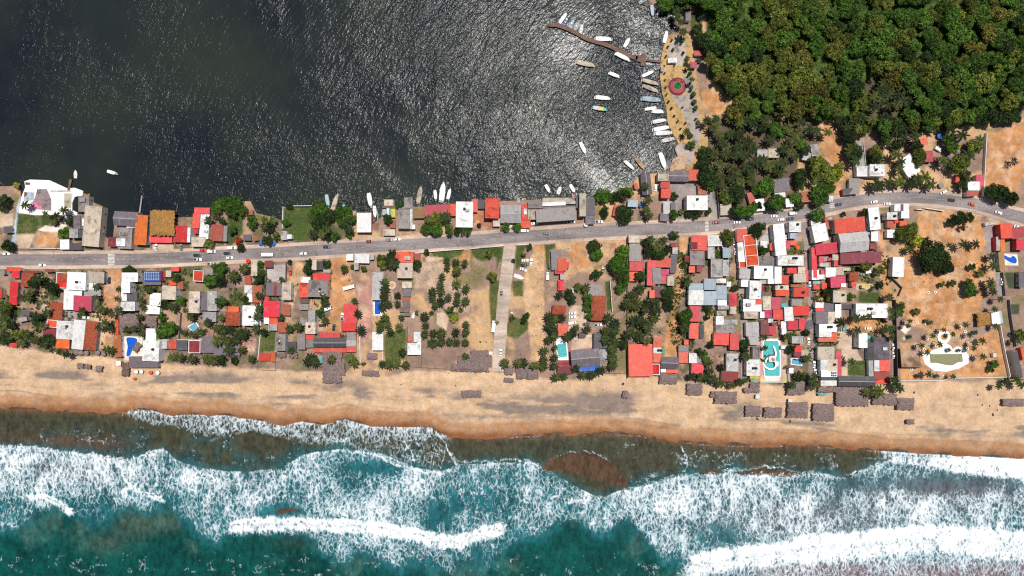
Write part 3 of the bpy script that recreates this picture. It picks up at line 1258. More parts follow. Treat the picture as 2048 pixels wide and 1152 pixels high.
b F wh 400 503 720 718 0 h5.5
b F cr 415 720 660 840 0 h5
b F wh 695 720 770 830 0 h5
b C rd 620 482 728 595 0 h6
b C rd 730 535 792 600
b C rd 1068 88 1188 250 3
b F pk 1168 -40 1262 60
b C rd 1265 -40 1350 55
b F cr 1352 -50 1480 58 0 h5
b C cr 1275 62 1490 215 -1 h5
b C pk 1492 0 1530 210 0
b F cr 955 265 1190 345 0 h5 t
b C rd 965 347 1200 450 -1 h4.5
b C tc 1232 250 1480 298
b C rd 1275 302 1540 465 -1 h5.4 t
b C gy 1240 500 1420 620 2
b F cr 740 455 888 690 -4 h4.4
u 800 650 35 bl
b C mg 890 470 1045 680 -2 h5
b C rd 920 682 1085 860 -1 h5
b F mg 770 692 900 830
b C tq 1060 575 1170 640 -15
b F wh 1115 640 1270 880 -2 h5
b C rd 1270 625 1540 790 -3 h5.5
b C rd 1175 870 1352 1035 -2 h5
b C rd 1370 840 1470 1030 1 h5
b C mr 710 862 850 1130 -2 h5
b C rd 850 970 970 1120 0 h4
b F wh 835 842 920 910 h5.5
b C sl 900 912 990 960
b C or 1005 900 1050 945
b F wh 1060 890 1145 1015
b F wh 1070 1017 1150 1120
b G lg 455 900 680 1150 -1 h5
y pk 360,310 500,310 500,490 380,490
t 820 320 50 ol
t 1500 1090 60 dk
b F mr 710 255 770 360
b C sl 720 362 790 450
b C cr 10 610 150 680
y br 880,330 955,260 950,460 880,460
k 1560 270 88 gy
k 1650 485 0 bk
b C sl 1475 870 1610 1020 -10 h2.6
T 1440 660 8.66
b C lg 495 100 690 258 -2 h4.5
b F lg 1240 110 1450 230 0 p
b F gy 560 290 680 500 0 h3 p
t 430 260 80 dk
t 430 340 65 dk
p 780 130 62
p 780 310 72
p 460 460 92
b F wh 460 512 692 790 0 h5.5 T
b C ye 520 790 665 842
b C tq 535 850 630 898 h2.6
y rs 700,180 760,160 760,900 700,900
y rs 1010,160 1070,160 1075,900 1030,900
y wh 760,150 1010,140 1030,190 760,190
l tq 760,190 1010,190 1035,400 1035,795 785,795 745,450 | long turquoise resort pool with a slide tower
y wh 775,800 1040,800 1035,885 780,885
y ye 700,850 770,850 780,895 700,895
y ye 1080,845 1150,845 1160,890 1070,890
y cr 1065,260 1160,260 1160,845 1070,845
b C rd 1290 275 1410 380
b C mr 1290 382 1400 460
b C cr 1410 342 1535 450
l lb 1240,500 1410,500 1410,610 1240,590
b F wh 1195 660 1275 750
t 1390 800 105 dk
n 520 920 690 1000
n 412 1000 690 1088
n 1170 900 1475 1130 h4
p 1260 950 75
p 1170 120 72
t 1230 330 82 dk
t 1500 50 60 dk
t 1170 640 55 br
k 1540 195 88 wh
k 1635 600 85 wh
k 1655 735 85 wh
p 1510 500 85
p 1610 900 85
p 1600 1000 80
p 1660 960 70
w wh 700,905 1195,905
w wh 1195,750 1195,905
b F wh 1060 270 1150 330 h3
T 1600 400 8.66
b C rd 600 310 1130 560 -6 h7 | huge bright red roof beside the road
b G lg 690 560 1190 890 -5 h9 | big pale grey gabled hall roof
b C mr 700 905 1410 1100 -2 h6 | long maroon roof below the pale grey hall
b F wh 225 420 470 720 -12 h6.5
b C wh 190 345 350 430 -8
b C rd 270 750 650 940 -6 h6
b C rd 205 820 290 1345 -2 h5
b C tc 415 385 505 510 -8
b C rd 430 300 480 370 -8
b F wh 1195 130 1380 515 -6 h7 t
b F lb 1130 295 1195 600 -5 h3
b F lg 480 300 560 340 -10
b F wh 1225 540 1360 715 0 h3 p
b C mr 1210 740 1335 850
b F wh 1510 210 1685 340 0 h6 t
b F wh 1635 75 1740 195 0 h5
b C rd 1515 345 1640 480
b C rd 1642 310 1700 400 h5
b C wh 1510 512 1645 655
t 310 260 130 gn
s 760 240 45
t 1130 220 80 dk
k 675 75 8 nv
k 1290 30 10 wh
k 1520 65 0 wh
y do 1350,540 1460,520 1480,760 1560,1500 1640,1650 1560,1800 1400,1600 1400,1152
z 510 50 600 140
z 555 205 650 248
b C mg 330 975 410 1085
b C gy 412 980 470 1060
b C mg 480 1000 575 1050
b F cr 560 942 690 1045
b C pk 590 1050 718 1150
b F lg 340 1095 500 1152
T 1600 520 8.66
b F wh 205 170 330 345 0 h5
b F wh 332 252 440 335 0
b C rd 365 165 430 250
b F wh 445 130 618 300 0 h5
b C cr 620 120 755 265 -3
b C mg 530 278 790 475 -4 h5.5
b F wh 715 405 795 465 h6
b C tq 225 365 345 415
b F pk 245 418 342 510
b C rd 380 397 465 505
b F cr 575 530 805 735 0 h6.5 t
b H tc 865 215 1020 370
b F pk 890 382 970 460
b C ye 1070 430 1175 490 h3
b F cr 740 130 880 185 0
y cr 970,410 1260,410 1265,510 970,520
k 1070 245 -10 gy
k 1195 205 10 wh v
t 1130 100 110 ol
t 1380 190 90 ol
t 880 640 90 gn
t 480 550 80 dk
s 490 670 60
t 1400 430 60 dk
g 1020,530 1380,560 1400,740 1030,740
b F wh 265 735 410 830
b C pk 270 835 415 890
b C pu 412 742 590 888
b C pu 280 892 488 1105 0 h5
b F cr 490 895 610 1105 0 h5
b C wh 610 765 715 1005 0 h5
b F wh 965 755 1515 1000 0 h6.5 T
p 990 1010 80
p 1100 1000 72
p 1200 970 72
p 710 1080 92
p 1600 900 55
p 1550 640 92
p 1590 1000 60
k 260 662 0 bk
k 175 430 85 wh
y do 820,1010 1400,1020 1560,1152 1500,1300 820,1200
y do 200,540 420,540 420,720 240,720
b C sl 720 770 960 850 h2.6
T 1600 640 8.66
b F wh 330 70 640 208 0 h6 T
b F wh 330 208 548 298 0 h6.2
b C pk 550 210 640 300 0
b C pk 320 302 640 378 0
b F cr 305 465 600 690 0 h4.5
b C rs 622 532 715 975 -2
b F wh 355 692 480 880 0 h5
b F cr 482 682 650 880 0 t
b F wh 365 882 640 985 0 h5.5 s
b C sl 370 987 620 1043
b C wh 360 1047 635 1140 0 h4.5
b G sl 665 975 1300 1155 1 h5.5 | long black gabled roof above the widest thatched shelter
g 820,780 1010,710 1190,700 1200,970 830,970
b F wh 1015 225 1165 480 0 h6.5
b C sl 1170 390 1270 465
u 1195 300 32 tq
b F pu 1275 300 1550 690 0 h3
b F sl 1165 475 1272 690 0 h3
b C pk 1377 695 1560 890 0
b F wh 1285 697 1375 890 0
b C tc 1280 900 1550 1025 0
b F pk 1310 1030 1560 1110 0 h2.6
b C lg 1192 700 1270 975 -2
k 770 155 15 tq
k 1185 145 0 wh
k 1628 470 88 wh
k 1630 610 88 wh
p 900 720 82
p 990 180 92
p 1650 1050 92
p 220 1050 92
p 250 960 60
p 1450 170 72
p 1540 170 82
p 1600 260 60
y cr 640,200 1000,210 1000,560 1090,700 820,700 820,970 720,970 720,500 640,500
T 1420 730 4.876
n 345 400 495 505 1
n 530 415 705 515 2
n 760 365 960 520 1 h3.6
n 1010 380 1220 550 1 h3.6
n 1235 220 1555 405 1 h4
n 1590 280 1830 390 2
n 1835 325 2000 440 1 h3.6
n 1925 530 1995 580 3
n 1060 215 1235 270 0
b C wh 765 330 800 360 h2.6
b C tq 1055 272 1135 300 0 h2.6
b C wh 445 290 485 330 10 h2.4
p 1640 260 72
p 1530 270 52
p 1850 230 52
p 1810 200 45
T 1760 400 6.0
b F wh 282 45 350 130 0 h5
b F wh 255 132 350 220 0 h5
b C or 237 250 325 315
t 300 420 125 ol
t 390 350 90 ol
t 440 490 70 yl
t 560 500 60 dk
t 640 680 190 dk
t 800 800 110 dk
t 560 800 100 dk
t 950 210 85 dk
t 1070 210 62 dk
t 870 250 60 dk
t 1000 320 55 br
p 830 540 45
p 1010 530 62
p 1150 530 62
p 1350 680 62
p 1360 790 62
p 360 590 62
b F wh 150 685 285 920 2 h5
w gy 135,690 150,930 270,1050 230,1152
b C rd 1450 280 1580 460 -4 h6
b C rs 1582 325 1740 460 -10 h6
b C or 1445 455 1500 620 -3
b C rd 1640 470 1760 600 0 h5
y wh 1480,640 1650,650 1660,790 1500,790
l bl 1485,660 1560,690 1600,670 1640,710 1630,760 1570,750 1490,700 | bright blue curved pool at the right edge
b C ok 1430 622 1495 850 -5
b F lg 1395 440 1440 610 -2
b C pu 1670 860 1740 1050
y dg 1490,870 1670,870 1680,1060 1540,1060
k 1470 980 88 wh
k 1110 50 -18 or
k 1430 152 -15 wh
k 1655 325 -20 wh
b F lg 1255 258 1390 300 -15 h2.5
t 1090 1080 90 gn
t 1060 1000 60 gn
t 1130 1110 60 gn
p 1330 980 60
p 1340 1040 60
p 1360 1110 62
w wh 530,95 770,130
w wh 440,110 530,118
s 1100 800 45
s 1200 880 45
s 750 1010 45
s 870 1000 45
q 585 1108 17 wh
q 665 1105 17 wh
y gy 1255,290 1390,300 1370,440 1400,700 1440,900 1500,1152 1410,1152 1380,850 1290,620 1250,430
y do 470,140 800,130 1250,280 1250,500 1300,900 1200,1300 1000,1600 300,1500 250,1100 280,650 460,400
w gy 1480,870 1510,1150
T 1760 590 6.0
q 282 322 17 wh
q 452 333 17 wh
q 553 348 17 wh
q 288 520 17 wh
q 428 620 17 wh
q 532 650 17 wh
q 601 600 17 wh
q 676 612 17 wh
q 568 524 17 wh
q 700 440 17 wh
q 970 383 17 wh
q 1025 440 17 wh
q 992 500 17 wh
q 1103 478 17 wh
q 1045 565 17 wh
q 1118 545 17 wh
q 1047 645 17 wh
q 1138 755 17 wh
q 380 893 17 wh
q 516 958 17 wh
q 766 976 17 wh
Y wh 500,700 640,660 700,640 760,620 745,585 790,575 850,610 870,650 930,615 1010,640 1070,740 1060,820 950,880 800,920 650,910 540,830
q 768 505 78 wh
l ol 595,710 985,705 995,800 930,810 870,845 790,840 680,815 605,815 | drained olive pool in the bare lot on the right
y do 230,560 700,640 1090,560 1440,380 1560,960 1000,990 700,1010 250,1010
y tn 330,250 380,245 410,290 390,330 330,325
y wh 240,410 300,370 370,400 310,470
y br 260,650 480,640 490,860 270,870
w bk 240,650 260,870
w bk 260,872 480,875
b N ok 1172 210 1335 370 -5 h4
b F wh 1337 205 1440 350 -5 h4
b C lb 1425 192 1468 340 -10
w dk 190,60 205,600 215,1030
w wh 240,1030 700,1030 930,1000 1560,985
w wh 1450,365 1510,700 1570,980
t 1370 830 55 gn
t 1330 895 42 gn
t 250 130 50 gn
s 440 200 45
t 240 210 50 gn
y dg 1550,110 1670,110 1670,230 1560,230
b C sl 1610 660 1680 1000 -12 h5
b C or 1700 630 1760 780 -12 h4
w gy 1560,60 1580,270 1640,620
p 360 310 50
p 560 310 42
p 610 330 42
p 360 500 48
p 340 370 50
p 500 610 48
p 570 690 52
p 640 490 52
p 720 590 50
p 770 420 52
p 830 660 40
p 950 665 40
p 880 470 48
p 1030 360 52
p 1080 480 52
p 1150 450 52
p 1150 580 52
p 1130 640 62
p 1230 550 62
p 1240 740 62
p 590 950 62
p 690 970 48
p 880 980 52
p 460 970 42
p 1380 170 62
p 1450 50 62
p 1390 380 52
p 1540 1050 82
p 1430 1100 62
p 1650 1020 72
p 1700 1080 70
p 110 40 62
p 140 180 62
p 150 400 62
p 140 520 55
p 230 1080 52
p 160 1010 50
t 1680 480 75 ol
p 1660 560 62
b F wh 1360 700 1400 745 h2.5
T 1820 500 3.39
n 635 1010 800 1060 1
T 1400 220 5.236
p 75 110 62
p 170 90 62
p 320 80 70
p 420 130 70
p 490 100 70
p 555 140 70
p 690 90 75
p 820 20 60
p 150 180 65
p 210 270 70
p 330 250 70
p 420 260 70
p 500 330 70
p 250 350 70
p 150 460 70
p 280 460 70
p 380 470 70
p 410 385 70
p 480 480 65
p 560 400 70
p 210 570 70
p 330 610 70
p 400 660 70
p 480 600 70
p 540 650 70
p 220 690 70
p 330 720 72
p 430 760 72
p 540 740 65
p 230 790 65
p 270 870 65
p 590 540 65
p 660 520 70
p 720 600 70
p 830 640 75
p 870 550 72
p 780 570 60
p 740 310 72
p 890 400 72
p 930 190 72
p 990 310 72
p 960 430 65
p 1000 490 60
p 1120 420 62
p 1150 200 70
p 1230 220 65
p 1060 130 60
p 1340 230 60
p 1540 180 65
p 1590 260 65
p 1660 190 65
p 1700 90 65
p 1640 80 65
p 1210 740 62
p 1000 90 60
p 600 60 60
p 1480 110 60
p 1040 240 60
t 770 200 80 gn
t 850 230 60 gn
t 640 200 60 dk
t 1280 50 100 gn
t 1180 40 60 gn
t 60 450 75 dk
t 30 560 70 dk
t 90 720 105 dk
t 50 640 90 dk
t 680 790 105 gn
t 600 820 62 gn
t 1040 690 90 dk
t 1060 780 60 dk
t 1250 600 125 ol
t 1310 690 105 ol
t 1190 560 70 ol
t 1420 680 80 yl
t 1460 600 60 ol
t 1240 850 110 gn
t 1250 940 85 gn
t 800 980 108 gn
t 740 1000 70 dk
t 370 880 105 dk
t 620 1000 40 dk
t 1620 450 90 dk
t 1590 380 60 ol
t 1070 370 60 gn
t 1000 920 60 gn
t 1040 1000 50 dk
t 1360 820 60 gn
b F lg 600 415 712 500 0 h3
b F cr 714 400 825 500 0 h3 p
b C lg 1080 390 1168 530 12
b F lg 1162 360 1240 480 -8
b C pu 770 718 935 858 -6 h5
b C wh 782 862 895 915 -6
b C wh 898 925 978 1015 -6
b C wh 572 932 675 1058 -6
b C rs 505 860 568 980 -15
b C tc 1062 855 1165 965 -3
b C gy 1560 715 1670 880 3
b C sl 1495 820 1600 890 -5
b F wh 1350 900 1395 960 5
y do 1260,180 1400,130 1500,300 1520,500 1600,640 1480,800 1470,900 1400,900 1400,780 1460,690 1330,620 1250,300
y do 920,80 1150,90 1150,140 1000,190
T 1690 220 4.82
b F lg 88 305 190 600 -6 h3 p
b F wh 112 545 225 640 0 h4
b F wh 237 525 385 638 1 h6 t
b C wh 555 440 690 640 -32 h4.5 | tilted white shed roof overlapped by palms above the road
b C pk 727 268 798 338 -10
b C rs 772 392 850 500 0
b C mr 860 452 935 488
b C rd 1068 642 1148 700 5
b F wh 1182 690 1298 775 0
b C mg 1265 622 1340 685
b C rs 1172 780 1285 830 -5
b C pk 1300 688 1342 735
u 920 248 28 bl
u 935 725 28 gy
k 900 380 -30 wh v
o 1008 455 50 22 -70 wh m
k 1032 867 -8 bk
k 955 790 25 wh
w wh 1370,220 1355,520 1340,830
y do 1380,230 1520,180 1726,80 1900,300 1726,640 1650,800 1500,750 1350,800 1370,400
t 1500 800 95 dk
t 1420 790 75 dk
t 1600 850 80 dk
t 1620 500 50 br
p 260 90 66
p 400 80 66
p 580 170 75
p 570 270 60
p 430 230 60
p 820 120 75
p 870 170 66
p 1010 170 75
p 1060 40 60
p 1130 240 66
p 500 430 62
p 540 500 62
p 530 570 62
p 310 720 75
p 420 700 72
p 530 690 70
p 650 700 75
p 700 670 70
p 770 650 70
p 830 720 60
p 960 490 70
p 1190 440 72
p 1120 480 72
p 1300 290 60
p 1300 350 60
p 100 490 66
p 60 400 66
p 110 110 62
p 680 250 60
p 720 130 60
t 400 290 60 gn
t 680 350 65 dk
t 720 430 80 ol
t 700 500 60 ol
t 1000 290 60 gn
t 1030 370 70 gn
t 1090 530 100 ol
t 1160 640 60 dk
t 1130 740 60 dk
t 900 60 90 dk
t 600 50 80 gn
t 1160 60 60 gn
t 1250 80 90 dk
t 1400 70 95 dk
t 1520 90 70 dk
t 1620 60 85 dk
t 300 400 70 ol
t 300 480 60 dk
t 50 250 90 dk
t 30 130 80 dk
t 180 200 60 ol
t 1230 360 80 ol
t 500 330 60 dk
y sa 380,340 500,330 520,400 440,480 500,660 400,640 370,450
y sa 940,540 1060,600 1070,790 1000,780 940,640
g 200,450 370,450 370,520 200,520
s 268 472 20
T 1700 0 4.966
p 360 750 60
p 300 880 66
p 310 970 66
p 390 940 66
p 450 870 60
p 560 890 66
p 600 970 66
p 650 850 60
p 700 960 66
p 730 900 60
p 600 1050 66
p 1130 900 60
p 40 940 66
p 60 1060 66
p 810 1060 60
p 390 1050 60
p 490 960 66
p 660 780 60
y do 240,880 420,780 620,810 680,950 560,1080 300,1120 190,1040
p 340 820 66
p 440 800 60
p 520 850 66
p 640 900 60
p 240 960 66
p 250 1060 66
p 470 1040 60
p 660 1030 60
p 380 880 60
p 520 1000 62
T 1080 0 5.236
Y tn 1345,370 1290,500 1260,640 1255,800 1280,980 1325,1140 1335,1280 1385,1390 1440,1480 1475,1570 1485,1638 1385,1680 1360,1780 1545,1780 1635,1760 1660,1640 1760,1540 1750,1335 1710,1170 1690,1100 1640,800 1600,500 1565,350
b F wh 1340 607 1435 655 0 h3 
b C rd 1617 532 1698 580 3
b C mg 1567 650 1640 710 5
u 1665 630 28 bk
b F lg 1266 692 1296 745 h2.6
s 1320 590 14
s 1340 490 14
s 1380 420 14
s 1410 685 12
s 1300 690 12
s 1305 765 13
s 1310 835 13
s 1315 915 13
s 1325 990 13
s 1345 1065 13
s 1375 1135 13
s 1500 555 20
s 1390 520 16
s 1480 455 16
s 1525 740 16
s 1550 795 16
s 1570 875 16
s 1575 945 16
s 1595 1010 16
s 1605 1085 16
s 1430 440 16
s 1475 385 14
p 1545 605 32
p 1530 660 30
p 1555 690 30
p 1575 760 32
p 1590 830 32
p 1590 910 28
p 1610 985 34
p 1620 1065 30
p 1630 1130 30
p 1500 410 28
j wd 90,262 180,268 290,305 400,360 500,415 620,450 740,490 850,550 940,590 1020,612 w40 | long curving brown wooden pier
j wd 1000,612 1110,628 w62
j wd 1092,560 1070,692 w42
j wd 1110,630 1280,652 w22
o 240 190 155 37 55 wh c
o 268 222 108 34 62 bl m
o 335 235 108 34 58 lb m
o 385 265 108 32 62 lb m
o 435 298 112 32 78 wh m
o 670 408 195 45 -3 wh c
o 910 445 135 36 60 wh c
o 870 597 190 42 -27 wh c
o 480 668 225 50 -12 cr p
o 780 785 135 36 -22 wh c
o 1130 772 155 35 25 wh c
o 1160 860 205 40 -15 cr p
o 1165 930 195 40 -22 cr p
o 1170 1040 228 50 -5 lb p
o 660 1025 180 42 -5 wh c
o 630 1138 180 40 -10 ye p
o 1175 115 140 36 -85 lb p
o 1315 385 155 40 75 wh c
o 1245 120 62 24 60 wh m
o 1060 12 55 32 40 lb m
o 1150 665 85 27 -10 lb m
b C pu 1527 115 1580 215 0
b C rs 1560 85 1640 125 -25 h2.4
o 1675 188 62 27 30 wh m
t 1310 60 70 gn
t 1260 20 50 gn
t 1380 30 60 gn
t 1340 100 40 dk
p 1440 40 45
p 1490 60 50
p 1440 180 50
p 1480 230 50
p 1500 330 50
p 1430 120 45
p 1560 60 50
t 1700 130 60 dk
t 1690 420 90 dk
t 1650 310 60 dk
y pk 1200,50 1265,50 1255,130 1200,130
g 1560,0 1700,0 1700,330 1600,360 1570,180
T 1130 160 5.236
s 1085 225 14
s 1115 295 14
s 1145 375 14
s 1180 435 14
s 1230 285 12
s 1260 450 14
s 1210 510 14
s 1225 590 16
s 1330 180 14
s 1345 245 14
s 1355 320 14
s 1370 410 16
s 1385 485 16
p 1350 145 30
p 1355 225 26
p 1370 290 28
p 1395 440 26
p 1275 540 48
t 1320 680 45 gn
t 1310 580 30 ol
t 1430 750 60 gn
o 900 298 148 32 10 wh c
o 975 330 142 40 -2 wh c
o 990 428 172 40 10 wh p
o 1015 505 202 44 10 wh p
o 1040 555 218 46 3 wh p
o 1085 625 162 40 12 wh p
o 190 715 152 40 -65 wh c
o 675 893 145 34 -42 wh c
o 790 880 165 40 -52 tn p
o 1025 850 200 50 -72 wh c
y lg 1100,150 1280,200 1330,400 1200,300
y do 1420,120 1480,100 1640,180 1680,260 1600,380 1480,330
T 0 0 1

L 110 503
L 160 510
L 262 509
L 347 504
L 567 507
L 635 507
L 717 481
L 832 494
L 793 499
L 919 491
L 947 490
L 1003 461
L 1131 458
L 1098 477
L 1169 474
L 1357 440
L 1470 453
L 1660 440
L 1937 425
n 923 781 963 795
n 153 727 166 737
n 168 729 179 738
n 190 731 204 744 5
'''
# ---------------------------------------------------------------- parse the survey of the photograph
# T ox oy f sets the origin and scale of the sheet the following lines were measured on
rows = []; ox = oy = 0.0; f = 1.0
for line in DATA.strip().splitlines():
    note = None
    if '|' in line: line, note = line.split('|'); note = note.strip()
    t = line.split()
    if not t: continue
    if t[0] == 'T': ox, oy, f = float(t[1]), float(t[2]), float(t[3]); continue
    rows.append((t[0], t[1:], ox, oy, f, note))
def polyof(tok, ox, oy, f): return [(ox+float(a.split(',')[0])/f, oy+float(a.split(',')[1])/f) for a in tok if ',' in a]
# ---------------------------------------------------------------- shorelines and road
LAG = [(-900,372),(20,372),(38,366),(45,428),(170,428),(180,402),(204,412),(205,470),(224,482),(229,432),(300,436),(430,432),(440,402),(500,402),(512,426),(545,434),(562,440),(565,414),(640,413),(712,422),(714,445),(745,448),(768,428),(810,412),(850,414),(1000,402),(1190,394),(1240,384),(1262,368),(1280,348),(1340,345),(1362,302),(1344,267),(1330,217),(1320,153),(1321,122),(1337,71),(1352,58),(1352,26),(1345,18),(1310,20),(1296,0),(1280,-500),(-900,-500)]
SHX = [-700,0,100,240,265,300,340,380,450,540,560,600,640,690,740,860,880,900,960,1050,1130,1200,1280,1320,1400,1500,1600,1700,1780,1850,1900,2048,2800]
SHY = [819,819,822,828,822,822,832,830,832,845,850,843,851,840,853,855,868,874,878,873,870,868,872,880,889,893,893,898,904,908,911,918,940]
def shore(x): return np.interp(x, SHX, SHY)
ROAD = [(-700,519),(0,520),(200,519),(300,518),(460,510),(600,503),(720,495),(850,487),(1000,477),(1150,466),(1300,459),(1430,451),(1500,442),(1580,432),(1660,413),(1700,404),(1752,398),(1835,395),(1897,401),(1960,411),(2043,435),(2300,500),(2760,600)]
def spl(pts, n=8):
    P = [Vector((*p,0)) for p in pts]; out = []
    for i in range(len(P)-1):
        a = P[max(i-1,0)]; b = P[i]; c = P[i+1]; d = P[min(i+2,len(P)-1)]
        for k in range(n):
            t = k/n; out.append(.5*((2*b)+(-a+c)*t+(2*a-5*b+4*c-d)*t*t+(-a+3*b-3*c+d)*t**3))
    out.append(P[-1]); return [(p.x,p.y) for p in out]
ROADS = spl(ROAD)
def ribbon(pts, w, off=0):
    out = []
    for i,p in enumerate(pts):
        a = pts[max(i-1,0)]; b = pts[min(i+1,len(pts)-1)]; d = math.hypot(b[0]-a[0], b[1]-a[1]) or 1
        n = (-(b[1]-a[1])/d, (b[0]-a[0])/d); out.append(((p[0]+n[0]*(off-w/2), p[1]+n[1]*(off-w/2)), (p[0]+n[0]*(off+w/2), p[1]+n[1]*(off+w/2))))
    return out
def slab_ribbon(name, pts, w, off, z0, z1, m, parent=None):
    R = ribbon(pts, w, off); g = G(); v = []
    for a,b in R:
        for q in (a,b):
            for z in (z0,z1): v.append(((q[0]-1024)*S,(576-q[1])*S,z))
    fs = []
    for i in range(len(R)-1):
        k = 4*i; fs += [(k+1,k+3,k+7,k+5),(k,k+4,k+6,k+2),(k,k+1,k+5,k+4),(k+2,k+6,k+7,k+3)]
    n = len(R)-1; fs += [(0,2,3,1),(4*n,4*n+1,4*n+3,4*n+2)]
    g.add(v,fs); return g.o(name, m, parent)
# ---------------------------------------------------------------- ground
GC = dict(sand=(.53,.36,.222), dirt=(.27,.175,.13), do=(.48,.235,.10), sa=(.52,.33,.175), cr=(.50,.37,.27), gy=(.27,.22,.21), lg=(.37,.33,.31), pk=(.42,.22,.18),  # dirt is set darker: shade of the gaps between houses painted into it
  rs=(.62,.30,.28), tc=(.40,.15,.08), br=(.22,.13,.09), bg=(.42,.30,.22), wh=(.72,.64,.54), lb=(.40,.44,.50), mr=(.25,.05,.05), rd=(.55,.10,.10),
  ye=(.5,.5,.05), tn=(.55,.33,.16), dg=(.05,.06,.03), g=(.055,.085,.015), gdry=(.16,.14,.05), sl=(.1,.1,.11))
def ground_mat():
    m = bpy.data.materials.new('ground'); m.use_nodes = True; N = m.node_tree.nodes; L = m.node_tree.links; bs = N['Principled BSDF']
    at = N.new('ShaderNodeAttribute'); at.attribute_name = 'Col'; geo = N.new('ShaderNodeNewGeometry')
    def nz(s,d,r,vec=None):
        n = N.new('ShaderNodeTexNoise'); n.inputs['Scale'].default_value = s; n.inputs['Detail'].default_value = d; n.inputs['Roughness'].default_value = r
        L.new(vec or geo.outputs['Position'], n.inputs['Vector']); return n.outputs['Fac']
    def mr(f,a,b,c,d):
        n = N.new('ShaderNodeMapRange'); n.inputs[1].default_value=a; n.inputs[2].default_value=b; n.inputs[3].default_value=c; n.inputs[4].default_value=d; L.new(f,n.inputs[0]); return n.outputs[0]
    v1 = mr(nz(.12,6,.75),.3,.7,.66,1.28); v2 = mr(nz(.9,5,.85),.32,.68,.74,1.18)
    mu = N.new('ShaderNodeMath'); mu.operation='MULTIPLY'; L.new(v1,mu.inputs[0]); L.new(v2,mu.inputs[1])
    h = N.new('ShaderNodeHueSaturation'); L.new(at.outputs['Color'],h.inputs['Color']); L.new(mu.outputs[0],h.inputs['Value'])
    L.new(mr(nz(.25,4,.6),.3,.7,.85,1.15),h.inputs['Saturation']); L.new(h.outputs[0],bs.inputs['Base Color']); bs.inputs['Roughness'].default_value=.95
    b = N.new('ShaderNodeBump'); b.inputs['Strength'].default_value=.35; b.inputs['Distance'].default_value=.25; L.new(nz(.8,5,.7),b.inputs['Height']); L.new(b.outputs[0],bs.inputs['Normal'])
    return m
xs = axis(-700,-20,2070,2760,2.0,20.0); ys = axis(-400,-20,1170,1560,2.0,20.0)
X, Y = np.meshgrid(xs, ys)
wob = (fbm(X,Y,22,4,3)-.5)*10; wobx = (fbm(X,Y,22,4,4)-.5)*10
sh = shore(X); d = Y-sh                              # px seaward of the waterline
col_ = np.zeros(X.shape+(3,)); col_[:] = GC['dirt']
big = fbm(X,Y,70,4,11)[...,None]; col_ = col_*(.75+.5*big)
town_ = sm(-6,6,Y-430)*np.maximum(1-sm(690,720,X), sm(1240,1270,X)*(1-sm(1770,1800,X)))
tan_ = (sm(.50,.62,fbm(X,Y,60,5,12))*(1-.6*town_))[...,None]; col_ = col_*(1-tan_)+np.array(GC['sa'])*tan_*.92
gr = (sm(.60,.68,fbm(X,Y,40,5,13))*sm(-300,-150,d)*0+sm(.60,.68,fbm(X,Y,40,5,13)))[...,None]*.75; col_ = col_*(1-gr)+np.array(GC['gdry'])*gr
dk_ = (sm(.50,.60,fbm(X,Y,20,4,19))*town_*.6)[...,None]; col_ = col_*(1-dk_)+np.array((.10,.08,.065))*dk_
gk_ = (sm(.54,.62,fbm(X,Y,26,4,20))*town_*.7)[...,None]; col_ = col_*(1-gk_)+np.array((.06,.075,.025))*gk_
def paint(c, dist, soft=3.0, amt=1.0):
    global col_
    a = (amt*(1-sm(-soft,soft,dist)))[...,None]; col_ = col_*(1-a)+np.array(c)*a
# beach
bd = Y+wob*1.2-np.interp(X,[-700,0,100,230,330,480,640,760,840,1000,1130,1260,1400,1490,1640,1790,2048,2800],[690,690,705,715,730,735,745,752,742,745,760,745,770,770,770,765,760,760])
sand = np.array(GC['sand'])*(.9+.2*fbm(X,Y,45,4,14,ax=3)[...,None]); a = sm(-4,4,bd)[...,None]; col_ = col_*(1-a)+sand*a
st = sm(.5,.68,fbm(X,Y,30,5,15,ax=4.5))*np.exp(-((d+62+wob*2)/20.0)**2)            # grey mineral streaks
st2 = sm(.55,.7,fbm(X,Y,22,4,16,ax=5))*np.exp(-((d+45)/10.0)**2)
a = np.clip(st*1.5+st2*.9,0,.85)[...,None]; col_ = col_*(1-a)+np.array((.17,.135,.12))*a
wr = Y-(sh-30+(fbm(X,Y,60,3,17,ax=2)-.5)*26); ln = np.exp(-(wr/1.6)**2)*sm(.42,.55,fbm(X,Y,80,3,18,ax=2)); a = (ln*.6)[...,None]; col_ = col_*(1-a)+np.array((.14,.09,.07))*a
a = (sm(-38,-24,d+wob)*.9)[...,None]; col_ = col_*(1-a)+np.array((.36,.19,.095))*a
a = sm(-20,-2,d+wob*.7)[...,None]; col_ = col_*(1-a)+np.array((.22,.09,.035))*a
# tyre tracks, wrack lines and trampled sand
for pts,w_,am,sd_ in [([(0,728),(300,752),(700,772),(1000,785),(1400,800),(2048,812)],.9,.22,81),([(0,733),(300,757),(700,777),(1000,790),(1400,805),(2048,817)],.9,.22,82),([(200,700),(500,760),(900,800),(1300,790),(1800,835),(2100,830)],.8,.18,83),([(0,768),(400,790),(800,820),(1200,850),(1600,862),(2048,878)],1.2,.4,84)]:
    dd = pline(X,Y+(fbm(X,Y,70,3,sd_)-.5)*14,pts); a = (am*np.exp(-(dd/w_)**2)*sm(.38,.55,fbm(X,Y,40,3,sd_+5)))[...,None]; col_ = col_*(1-a)+np.array((.15,.10,.08))*a
rs_ = np.random.default_rng(5).random(X.shape); a = ((rs_>.985)&(bd>0)&(d<-30)&(fbm(X,Y,50,3,88)>.48))[...,None]*.28; col_ = col_*(1-a)+np.array((.16,.10,.08))*a
